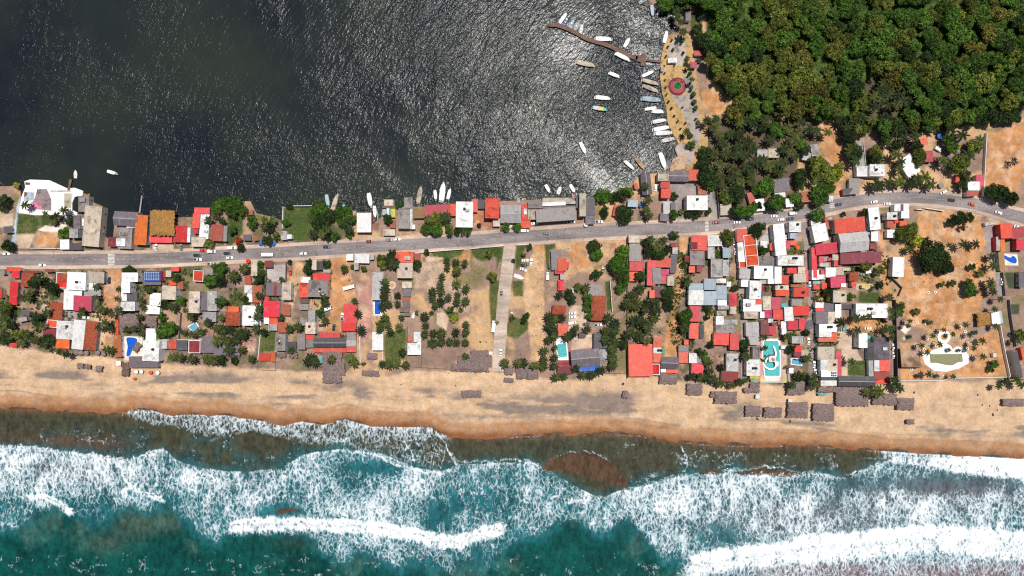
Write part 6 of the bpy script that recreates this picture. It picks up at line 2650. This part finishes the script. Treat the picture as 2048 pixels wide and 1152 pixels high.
def polyslab(name, pl, z0, z1, m, parent=None, origin=(0,0)):
    pts = [((a-1024)*S*(1-z1/HC)-origin[0],(576-b)*S*(1-z1/HC)-origin[1]) for a,b in pl]; return G().prism(pts,z0,z1).o(name,m,parent)
def smooth_poly(pl, n=4):
    out = []; m = len(pl)
    for i in range(m):
        a,b,c,d = [Vector((*pl[(i+q)%m],0)) for q in (-1,0,1,2)]
        for k in range(n):
            t = k/n; p = .5*((2*b)+(-a+c)*t+(2*a-5*b+4*c-d)*t*t+(-a+3*b-3*c+d)*t**3); out.append((p.x,p.y))
    return out
def person(px, py, c, lab, az=0):
    sc = 1.0; J = dict(pel=(0,0,.95),che=(0,0,1.32),nec=(0,0,1.5),hea=(0,.03,1.68),shl=(-.19,0,1.42),shr=(.19,0,1.42),ell=(-.27,.02,1.15),elr=(.27,.02,1.15),hal=(-.28,.14,.93),har=(.28,.14,.93),hil=(-.1,0,.88),hir=(.1,0,.88),knl=(-.11,.06,.5),knr=(.11,-.03,.5),anl=(-.11,.03,.08),anr=(.11,-.1,.08),tol=(-.11,.2,.04),tor=(.11,.07,.04))
    Rr = dict(pel=.15,che=.17,nec=.06,hea=.11,shl=.07,shr=.07,ell=.05,elr=.05,hal=.04,har=.04,hil=.1,hir=.1,knl=.07,knr=.07,anl=.045,anr=.045,tol=.04,tor=.04)
    ed = [('pel','che'),('che','nec'),('nec','hea'),('che','shl'),('che','shr'),('shl','ell'),('shr','elr'),('ell','hal'),('elr','har'),('pel','hil'),('pel','hir'),('hil','knl'),('hir','knr'),('knl','anl'),('knr','anr'),('anl','tol'),('anr','tor')]
    if 'me' not in VM:
        ks = list(J); me = bpy.data.meshes.new('body'); me.from_pydata([J[k] for k in ks],[(ks.index(a),ks.index(b)) for a,b in ed],[]); me.update()
        o = bpy.data.objects.new('body', me); COL.objects.link(o); md = o.modifiers.new('skin','SKIN')
        for i,k in enumerate(ks): me.skin_vertices[0].data[i].radius = (Rr[k],Rr[k]*.8)
        me.skin_vertices[0].data[0].use_root = True; sb = o.modifiers.new('sub','SUBSURF'); sb.levels = 1; sb.render_levels = 1
        dg = bpy.context.evaluated_depsgraph_get(); VM['me'] = bpy.data.meshes.new_from_object(o.evaluated_get(dg)); bpy.data.objects.remove(o)
    me = VM['me'].copy(); me.materials.clear(); me.materials.append(mat('plain',(.25,.13,.08)))
    x,y = W(px,py,0); z = zg(px,py); root = empty('person',(x,y,z),az); put('body',me,root)
    g = G(); g.cyl(0,0,.55,.98,.17,.165,12); g.o('shorts', mat('plain',c), root); g = G(); g.cyl(0,0,.96,1.42,.185,.21,12); g.o('shirt', mat('plain','wh' if c!='wh' else 'rd'), root)
    g = G(); g.cyl(0,.0,1.70,1.83,.12,.06,10); g.o('hair', blk, root); where(root, lab, px, py, 'person', 'people on the beach')
PROM = mat('flat',(.52,.31,.13))
PALMS = []; ND = 0
# ---------------------------------------------------------------- build everything from the survey
for k,t,ox,oy,f,note in rows:
    q = lambda i: float(t[i])
    if k == 'b': building(t,ox,oy,f,note)
    elif k == 'n': building(t,ox,oy,f,note,True)
    elif k == 'p': PALMS.append((q(2)/f*S*(.82 if f==6.0 and oy==590 else 1), ox+q(0)/f, oy+q(1)/f))
    elif k == 't': tree(ox+q(0)/f, oy+q(1)/f, q(2)/f*S*1.02, t[3], group='broadleaf trees')
    elif k == 's': tree(ox+q(0)/f, oy+q(1)/f, q(2)/f*S, 'dk' if f < 5.5 else random.choice(['dk','ol']), name='shrub', cat='shrub', group='shrubs')
    elif k == 'k':
        kd = t[4] if len(t) > 4 else 'c'; car(ox+q(0)/f, oy+q(1)/f, q(2), t[3], kd)
    elif k == 'o':
        px,py = ox+q(0)/f, oy+q(1)/f; boat(px,py,q(2)/f*S,q(3)/f*S,q(4),t[5],t[6], inlag(px,py))
    elif k == 'u': umbrella(ox+q(0)/f, oy+q(1)/f, q(2)/f*S, t[3])
    elif k == 'w': wall(polyof(t,ox,oy,f), t[0], t[0]=='wd')
    elif k == 'q':
        R = q(2)/f*S; x,y = W(ox+q(0)/f, oy+q(1)/f, .6); root = empty('planter_ring',(x,y,0)); n = 20; v = []; fs = []; ri = R*.52
        for rr,zz in ((ri,0),(R,0),(R,.6),(ri,.6)):
            for i in range(n): a = 2*PI*i/n; v.append((rr*math.cos(a),rr*math.sin(a),zz))
        for j in range(4):
            for i in range(n): fs.append((j*n+i,j*n+(i+1)%n,((j+1)%4)*n+(i+1)%n,((j+1)%4)*n+i))
        G().add(v,fs).o('rim', mat('paint',t[3]), root); G().cyl(0,0,0,.35,ri,n=16).o('soil', mat('plain',(.10,.05,.03) if R < 2 else (.5,.25,.08)), root)
        where(root, 'round white ring planter' if R < 2 else 'wide round fountain ring', ox+q(0)/f, oy+q(1)/f, 'planter', 'ring planters on the bare lot' if R < 2 else None)
    elif k == 'l':
        pl = polyof(t[1:],ox,oy,f); pl = smooth_poly(pl) if len(pl) not in (4,) and t[0] not in ('tq','ol') else pl
        cx = sum(p[0] for p in pl)/len(pl); cy = sum(p[1] for p in pl)/len(pl); X_,Y_ = W(cx,cy,.3); root = empty('swimming_pool',(X_,Y_,0))
        big_ = [(cx+(a-cx)*1.06+(1.2 if a>cx else -1.2), cy+(b-cy)*1.03+(1.2 if b>cy else -1.2)) for a,b in pl]
        polyslab('rim', big_, 0, .26, mat('paint','wh'), root, (X_,Y_)); polyslab('water', pl, .1, .30, mat('pool',{'bl':(.015,.10,.50),'tq':(.08,.42,.42),'lb':(.12,.35,.50),'ol':(.24,.24,.13)}[t[0]]), root, (X_,Y_))
        if note: tag(root, note, 'pool')
        else: where(root, '%s pool' % {'bl':'blue','tq':'turquoise','lb':'pale blue','ol':'olive'}[t[0]], cx, cy, 'pool')
    elif k == 'Y':
        pl = polyof(t[1:],ox,oy,f); cx = sum(p[0] for p in pl)/len(pl); cy = sum(p[1] for p in pl)/len(pl)
        if len(pl) > 15 and t[0] == 'tn':
            o = polyslab('promenade', pl, -1.4, .32, PROM); tag(o, kind='structure')
            for p2 in ([(1346,76),(1366,74),(1372,100),(1370,130),(1340,126),(1334,110)],[(1366,150),(1384,150),(1392,190),(1398,230),(1402,270),(1392,300),(1380,270),(1368,232),(1352,205),(1345,190),(1372,190)],[(1350,296),(1370,285),(1388,300),(1384,326),(1366,326)]):
                tag(polyslab('promenade_paving', smooth_poly(p2), .25, .35, mat('flat',(.36,.30,.26))), kind='structure')
        else:
            X_,Y_ = W(cx,cy,.2); root = empty('terrace',(X_,Y_,0)); TER, TERO = root, (X_,Y_); polyslab('deck', pl, -1.5, .2, mat('paint',(.74,.70,.66)) if note and 'lagoon' in note else mat('paint','wh'), root, (X_,Y_))
            if note: tag(root,note,'terrace')
            else: where(root,'white paved pool terrace',cx,cy,'terrace')
    elif k == 'D':
        pl = polyof(t[1:],ox,oy,f); ND += 1
        polyslab('inlay', pl, .15, .23+.012*ND, mat('flat',(.34,.25,.26) if t[0]=='pk' else (.50,.16,.24) if t[0]=='mg' else t[0]), TER, TERO)
    elif k == 'j':
        pts = polyof(t[1:],ox,oy,f); wq = [float(a[1:]) for a in t if a[0]=='w' and a[1:].isdigit()]; wq = (wq[0] if wq else 20)/f
        pts = spl(pts,4) if len(pts) > 3 else pts; cx,cy = pts[len(pts)//2]; root = empty('pier', ((cx-1024)*S,(576-cy)*S,0))
        o = slab_ribbon('deck', pts, wq, 0, .35+.03*len(pend)%7*.01, .6+(len(pend)%5)*.012, mat('planks','wd') if t[0]=='wd' else mat('flat','lg'), None); o.parent = root; o.matrix_parent_inverse = Matrix.Translation(-Vector(root.location))
        L_ = 0
        for i in range(0,len(pts),2):
            for sgn in (-1,1):
                g = G().cyl((pts[i][0]-cx)*S, (cy-pts[i][1])*S+sgn*wq*S*.35, -2.6, .4, .12, n=6); g.o('pile', doorm, root)
        if note: tag(root,note,'pier')
        else: where(root, 'short brown wooden pier' if t[0]=='wd' else 'narrow pale concrete jetty', cx, cy, 'pier')
    elif k == 'z':
        a0,b0,a1,b1 = [q(i)/f for i in range(4)]; a0+=ox;a1+=ox;b0+=oy;b1+=oy; g = G(); n = max(3,int((b1-b0)/2.7)); rt = 0
        for i in range(n):
            yy = b0+(b1-b0)*(i+.5)/n; hh = (b1-b0)/n*.26; x0_,y0_ = (a0-1024)*S,(576-yy-hh)*S; x1_,y1_ = (a1-1024)*S,(576-yy+hh)*S; g.box(x0_,y0_,.1,x1_,y1_,.112)
        tag(g.o('crosswalk_marking', mat('flat',(.70,.68,.64))), kind='structure')
    elif k == 'L':
        px,py = ox+q(0)/f, oy+q(1)/f; x,y = (px-1024)*S,(576-py)*S; north = py < np.interp(px,[p[0] for p in ROADS],[p[1] for p in ROADS]); sg = -1 if north else 1
        root = empty('street_lamp',(x,y,0)); G().cyl(0,0,0,7.2,.11,.07,8).o('pole', grate, root); G().cyl(0,0,7.1,7.5,.05,.05,6,0,sg*1.9).o('arm', grate, root)
        G().box(-.16,sg*2.2-.35,7.42,.16,sg*2.2+.35,7.56).o('lamp_head', mat('plain','lg'), root); where(root,'grey street lamp %s side of the road' % ('on the lagoon' if north else 'on the beach'),px,py,'street lamp','street lamps')
# the 300 palms that show largest stand alone, the rest are one mass
PALMS.sort(reverse=True); st_ = dict(v=[],f=[],m=[])
for i,(R,px,py) in enumerate(PALMS): palm(px,py,R) if i < 300 else palm(px,py,R,st_)
me = bpy.data.meshes.new('coconut_palms'); me.from_pydata(st_['v'],[],st_['f']); me.materials.append(cbark); me.materials.append(PM[0].materials[0]); me.polygons.foreach_set('material_index', st_['m']); me.update()
o = bpy.data.objects.new('coconut_palms', me); COL.objects.link(o); tag(o,'slender and small green palms scattered between the larger ones','palm trees',kind='stuff')
# centre line of the road, broken dashes, worn
g = G(); acc = 0
for (a,b),(c,d) in zip(ROADS[:-1],ROADS[1:]):
    if a < -30 or a > 2080: continue
    L = math.hypot(c-a,d-b)
    if L < 6: continue
    k_ = int(L//14)
    for i in range(max(1,k_)):
        u = (i+.2)/max(1,k_); v_ = u+5/L; p = W(a+(c-a)*u,b+(d-b)*u); r_ = W(a+(c-a)*v_,b+(d-b)*v_); nx_,ny_ = (p[1]-r_[1]),(r_[0]-p[0]); nn = math.hypot(nx_,ny_); nx_*=.07/nn; ny_*=.07/nn
        g.add([(p[0]+nx_,p[1]+ny_,.112),(r_[0]+nx_,r_[1]+ny_,.112),(r_[0]-nx_,r_[1]-ny_,.112),(p[0]-nx_,p[1]-ny_,.112)],[(3,2,1,0)])
tag(g.o('road_marking', mat('plain',(.45,.42,.38))), kind='structure')
# round plaza planter with steps and lawn
x,y = W(1355,172.5,.9); root = empty('plaza_planter',(x,y,0)); rr = 5.7
G().cyl(0,0,.3,.75,rr,n=40).o('lower_ring', mat('flat','mr'), root); G().cyl(0,0,.75,1.15,rr*.82,n=40).o('upper_ring', mat('flat',(.32,.05,.06)), root)
G().cyl(.1,.2,1.15,1.3,rr*.48,n=32).o('rim', mat('paint','gy'), root); G().cyl(.1,.2,1.25,1.42,rr*.42,n=32).o('lawn', mat('leaf',(.02,.10,.012)), root); G().cyl(2.6,2.9,1.15,2.3,1.0,.5,16).o('monument', mat('flat','pk'), root)
tag(root,'round maroon stepped plaza planter with green centre','planter')
# half round steps at the south end of the promenade
g = G(); cx_,cy_ = W(1369,338)
root = empty('plaza_steps',(cx_,cy_,0))
for i,(r_,z_) in enumerate(((9.3,.42),(8.2,.55),(7.2,.68))): g.prism([(r_*math.cos(a),r_*math.sin(a)) for a in [PI*(.45+.6*q/16) for q in range(17)]]+[(0,0)], .1,z_)
g.o('steps', mat('flat','tn'), root); tag(root,'half round tan steps at the lower end of the promenade','steps')
# slide tower in the resort pool
px,py = 1545,718; x,y = W(px,py,3); root = empty('water_slide',(x,y,.25))
G().box(-2.1,-1.9,0,2.1,2.0,2.6).o('tower', mat('flat','wh'), root); G().cyl(.6,-.2,2.6,3.2,1.3,.2,14).o('tower_roof', mat('flat',(.62,.30,.24)), root); G().box(-1.4,2.0,1.6,1.2,2.8,2.6).o('platform', mat('plain','mr'), root)
for cps,h0 in (([(2.0,-1.5),(2.6,-3.8),(1.6,-6.0),(-1.0,-6.6),(-3.4,-5.4),(-4.6,-3.6)],2.2),([(2.2,1.5),(2.6,4.0),(2.0,6.5),(1.6,8.0)],2.0),([(-2.0,1.0),(-3.2,-.5),(-3.4,-2.6)],1.6),([(2.6,-1.6),(4.2,-2.8),(3.8,-5.0)],1.8)):
    P_ = spl(cps,5); g = G(); n_ = len(P_); v = []; fs = []
    for i,p in enumerate(P_):
        a_ = P_[max(i-1,0)]; b_ = P_[min(i+1,n_-1)]; dd = math.hypot(b_[0]-a_[0],b_[1]-a_[1]) or 1; nx_,ny_ = -(b_[1]-a_[1])/dd,(b_[0]-a_[0])/dd; z_ = h0*(1-i/(n_-1))+.15
        for s_,zz in ((-.6,.35),(-.45,0),(.45,0),(.6,.35),(.5,-.1),(-.5,-.1)): v.append((p[0]+nx_*s_,p[1]+ny_*s_,z_+zz))
    for i in range(n_-1):
        for j in range(6): fs.append((i*6+j,(i+1)*6+j,(i+1)*6+(j+1)%6,i*6+(j+1)%6))
    g.add(v,fs); g.o('slide', white, root)
tag(root,'white water slide tower with curved chutes standing in the resort pool','water slide')
px,py = 1121,681; x,y = W(px,py,1.5); root = empty('water_slide',(x,y,.2)); g = G(); v = []; fs = []; P_ = spl([(-3.2,.6),(-1,1.0),(1.0,.2),(2.0,-1.6)],5); n_ = len(P_)
for i,p in enumerate(P_):
    a_ = P_[max(i-1,0)]; b_ = P_[min(i+1,n_-1)]; dd = math.hypot(b_[0]-a_[0],b_[1]-a_[1]) or 1; nx_,ny_ = -(b_[1]-a_[1])/dd,(b_[0]-a_[0])/dd; z_ = 1.7*(1-i/(n_-1))+.2
    for s_,zz in ((-.55,.3),(-.4,0),(.4,0),(.55,.3),(.45,-.1),(-.45,-.1)): v.append((p[0]+nx_*s_,p[1]+ny_*s_,z_+zz))
for i in range(n_-1):
    for j in range(6): fs.append((i*6+j,(i+1)*6+j,(i+1)*6+(j+1)%6,i*6+(j+1)%6))
g.add(v,fs); g.o('slide', white, root); G().box(-3.8,.0,0,-2.9,1.2,1.8).o('ladder', grate, root); tag(root,'small white curved slide at the top of the small turquoise pool','water slide')
# people on the sand, a few pixels each
for (px,py,c,lb,az) in [(350,747,'bk','person walking in dark shorts',.6),(458,766,'bl','person in blue shorts',2),(462,768,'rd','person in red shorts',1),(1248,862,'bk','person near the waterline in dark shorts',.4),(1256,858,'br','person near the waterline in brown shorts',3),(1402,853,'wh','person in white shorts',2),(1630,882,'rd','person in red shorts near the water',0),(1634,884,'bk','person in dark shorts near the water',1.4),(632,826,'bk','person alone on wet sand',2),(655,849,'bk','person by the foam',1),(912,772,'bk','person on dry sand',2),(1046,770,'bl','person on dry sand in blue shorts',2),(1345,812,'bk','person on dry sand',1),(1021,857,'rd','person on wet sand in red shorts',1),(1003,471,'nv','person on the pavement in dark shorts',1),(985,472,'rd','person on the pavement in red shorts',1)]:
    person(px,py,c,lb,az)
# driftwood and dark lumps on the sand
def lump(px,py,r,lab):
    x,y = W(px,py,.3); z = zg(px,py); rr = random.Random(int(px*py)); g = G(); v = []; n = 9
    for zz,k in ((-.1,1),(.3,.85),(.5,.4)):
        for i in range(n): a = 2*PI*i/n; q = r*k*rr.uniform(.7,1.2); v.append((q*math.cos(a),q*.6*math.sin(a),zz))
    fs = [(j*n+i,j*n+(i+1)%n,(j+1)*n+(i+1)%n,(j+1)*n+i) for j in range(2) for i in range(n)]+[tuple(range(2*n,3*n))]
    o = G().add(v,fs).o('driftwood', mat('plain',(.05,.03,.025))); o.location = (x,y,z); o.rotation_euler = (0,0,rr.uniform(0,3)); where(o,lab,px,py,'driftwood','driftwood on the sand')
for i,(px,py,r) in enumerate([(1515,838,1.2),(1581,843,1.2),(1246,768,1.3),(1245,806,.6),(911,771,.5),(1829,785,1.0),(1956,790,.8),(1965,810,.7),(1980,812,.7),(1986,829,1.2),(1995,820,.6),(2003,812,.6),(850,748,.4),(868,747,.4),(826,747,.4),(898,747,.5),(802,769,.5),(806,766,.4),(1206,780,.5),(961,684,.9),(972,684,.5),(1041,709,.5),(615,754,.5),(40,706,.4),(60,712,.3),(384,744,.5),(1430,826,.4),(700,735,.4)]): lump(px,py,r,'dark driftwood lump')
# the wood at the upper right: single crowns over a dark undergrowth
def inF(x,y): return float(sdf(np.array([x]),np.array([y]),FOR)[0])
cell = 26.0; R_ = random.Random(5); fc = []
yy = -18.0; row_ = 0
CL = [(1752,178,30),(1785,205,38),(1745,215,24),(1560,245,8)]
while yy < 262:
    xx = 1350.0+(row_%2)*12
    while xx < 2066:
        px,py = xx+R_.uniform(-9,9), yy+R_.uniform(-9,9)
        if inF(px,py) < -7 and all(math.hypot(px-a,py-b) > r_ for a,b,r_ in CL): fc.append((px,py))
        xx += cell
    yy += cell*.86; row_ += 1
ntz = fbm(np.array([p[0] for p in fc]),np.array([p[1] for p in fc]),75,3,61); nt2 = fbm(np.array([p[0] for p in fc]),np.array([p[1] for p in fc]),40,2,62)
for (px,py),a_,b_ in zip(fc,ntz,nt2):
    if px < 1450 and py < 110: c = R_.choice(['gn','gn','dk','mg'])
    elif a_ > .53: c = R_.choice(['ol','ol','oy','ol','mg'])
    elif b_ > .56: c = R_.choice(['gn','mg','mg'])
    else: c = R_.choice(['mg','dk','mg','ol','gn'])
    reg = ('upper ' if py < 90 else 'middle ' if py < 170 else 'lower ')+('left' if px < 1600 else 'centre' if px < 1830 else 'right')
    R0 = R_.choice([R_.uniform(3.6,5),R_.uniform(4.8,7.4)]); tree(px,py,R0,c,name='forest_tree',label='%s broadleaf crown in the %s of the dense wood' % (LEAF[c][1],reg),cat='tree',group='trees of the dense wood, %s' % reg,H=R_.uniform(8,12))
print('forest trees', len(fc), 'town trees', sum(o.name.split('.')[0]=='tree' for o in bpy.data.objects))
ux = np.arange(1340,2740,4.0); uy = np.arange(-380,270,4.0); UX,UY = np.meshgrid(ux,uy); fdd = sdf(UX,UY,FOR)
far_ = np.where((UX>2072)|(UY<-25),1.0,0.0); dcl = np.min([np.hypot(UX-a,UY-b)-r_*.8 for a,b,r_ in CL],0)
uz = np.minimum(sm(2,-14,fdd),sm(-4,12,dcl))*(3.2+far_*5+fbm(UX,UY,14,4,63)*(5.0+far_*4))-.9
ug = grid_mesh('undergrowth', ux, uy, uz, mat('leaf',(.036,.062,.010)), keep=(fdd<0)); tag(ug,'dark undergrowth beneath the dense wood at the upper right','undergrowth',kind='stuff')
# rough grass blades and weeds on the lawns and the green strips
V = []; rg = np.random.default_rng(9)
for pl in GR:
    x0,x1 = min(p[0] for p in pl),max(p[0] for p in pl); y0,y1 = min(p[1] for p in pl),max(p[1] for p in pl); n = int((x1-x0)*(y1-y0)*.9); a_ = rg.uniform(x0,x1,n); b_ = rg.uniform(y0,y1,n); k_ = sdf(a_,b_,pl) < -1; V.append(np.stack([a_[k_],b_[k_]],1))
P_ = np.concatenate(V); keep_ = sdf(P_[:,0],P_[:,1],LAG) > 2; P_ = P_[keep_]; n = len(P_); x = (P_[:,0]-1024)*S; y = (576-P_[:,1])*S; s_ = rg.uniform(.08,.26,n); an = rg.uniform(0,6.28,n); co = []
for k_ in range(3):
    a2 = an+k_*2.1; co.append(np.stack([x+s_*np.cos(a2),y+s_*np.sin(a2),np.full(n,.02)+(k_==0)*rg.uniform(.1,.5,n)],1))
co = np.stack(co,1).reshape(-1,3); me = bpy.data.meshes.new('grass'); me.from_pydata(co.tolist(),[],np.arange(3*n).reshape(-1,3).tolist()); me.update(); me.materials.append(mat('leaf',(.045,.075,.012)))
o = bpy.data.objects.new('grass',me); COL.objects.link(o); tag(o,'short green grass and weeds on the lawns and verges','grass',kind='stuff')
# litter, rubble and scrub scattered over the bare yards
n = 26000; a_ = rg.uniform(-10,2060,n); b_ = rg.uniform(420,770,n); 
nn_ = fbm(a_,b_,40,3,71); dr = np.array([np.interp(q,[p[0] for p in ROADS],[p[1] for p in ROADS]) for q in a_]); k_ = (nn_ > .53)&(b_ > dr+22)&(sdf(a_,b_,LAG) > 3)&(b_ < 735); a_,b_ = a_[k_],b_[k_]
for nm_,lab,c_,lo_,hi_,sub in (('rubble','pale rubble and litter strewn over the bare yards',(.5,.42,.36),.1,.4,0),('debris','dark planks and scrap lying about the yards',(.07,.055,.055),.12,.5,2),('scrub','low dry scrub dotted over the bare yards',(.035,.05,.012),.12,.5,1)):
    q_ = np.arange(len(a_))%3==sub; g = G(); rr = random.Random(3+sub)
    for u,v_ in zip(a_[q_],b_[q_]):
        x,y = W(u,v_); s_ = rr.uniform(lo_,hi_); z_ = zg(u,v_); t_ = rr.uniform(0,3); P4 = [(x+s_*math.cos(t_+k*1.57)*rr.uniform(.5,1.2),y+s_*math.sin(t_+k*1.57)*rr.uniform(.5,1.2)) for k in range(4)]
        g.add([(p[0],p[1],z_-.05) for p in P4]+[(x,y,z_+s_*rr.uniform(.4,.9))],[(0,1,4),(1,2,4),(2,3,4),(3,0,4)])
    if sub == 1:
        r2 = np.random.default_rng(77); A_ = r2.uniform(-10,1790,26000); B_ = r2.uniform(500,722,26000); nz_ = fbm(A_,B_,26,4,20)
        ok_ = (nz_ > .555)&((A_ < 700)|(A_ > 1255)); ok_ &= (B_ < np.interp(A_,[0,200,330,640,760,1260,1400,1790],[672,695,695,705,705,720,735,745])-6)&~((A_>245)&(A_<290)&(B_>665)); ok_ &= (B_ > np.interp(A_,[p[0] for p in ROADS],[p[1] for p in ROADS])+24)
        for u,v_ in zip(A_[ok_],B_[ok_]):
            x,y = W(u,v_); s_ = rr.uniform(.25,.8)
            for q_ in range(3):
                t_ = rr.uniform(0,3); xx_,yy_ = x+rr.uniform(-.6,.6),y+rr.uniform(-.6,.6); P4 = [(xx_+s_*math.cos(t_+k*1.57)*rr.uniform(.4,1.2),yy_+s_*math.sin(t_+k*1.57)*rr.uniform(.4,1.2)) for k in range(4)]
                g.add([(p[0],p[1],rr.uniform(.1,.5)) for p in P4]+[(xx_,yy_,s_*rr.uniform(.6,1.6))],[(0,1,4),(1,2,4),(2,3,4),(3,0,4)])
    tag(g.o(nm_, mat('plain',c_) if sub != 1 else mat('leaf',c_)),lab,nm_,kind='stuff')
settle()
print('objects', len(bpy.data.objects), 'palms', sum(o.name.startswith('coconut_palm') for o in bpy.data.objects))
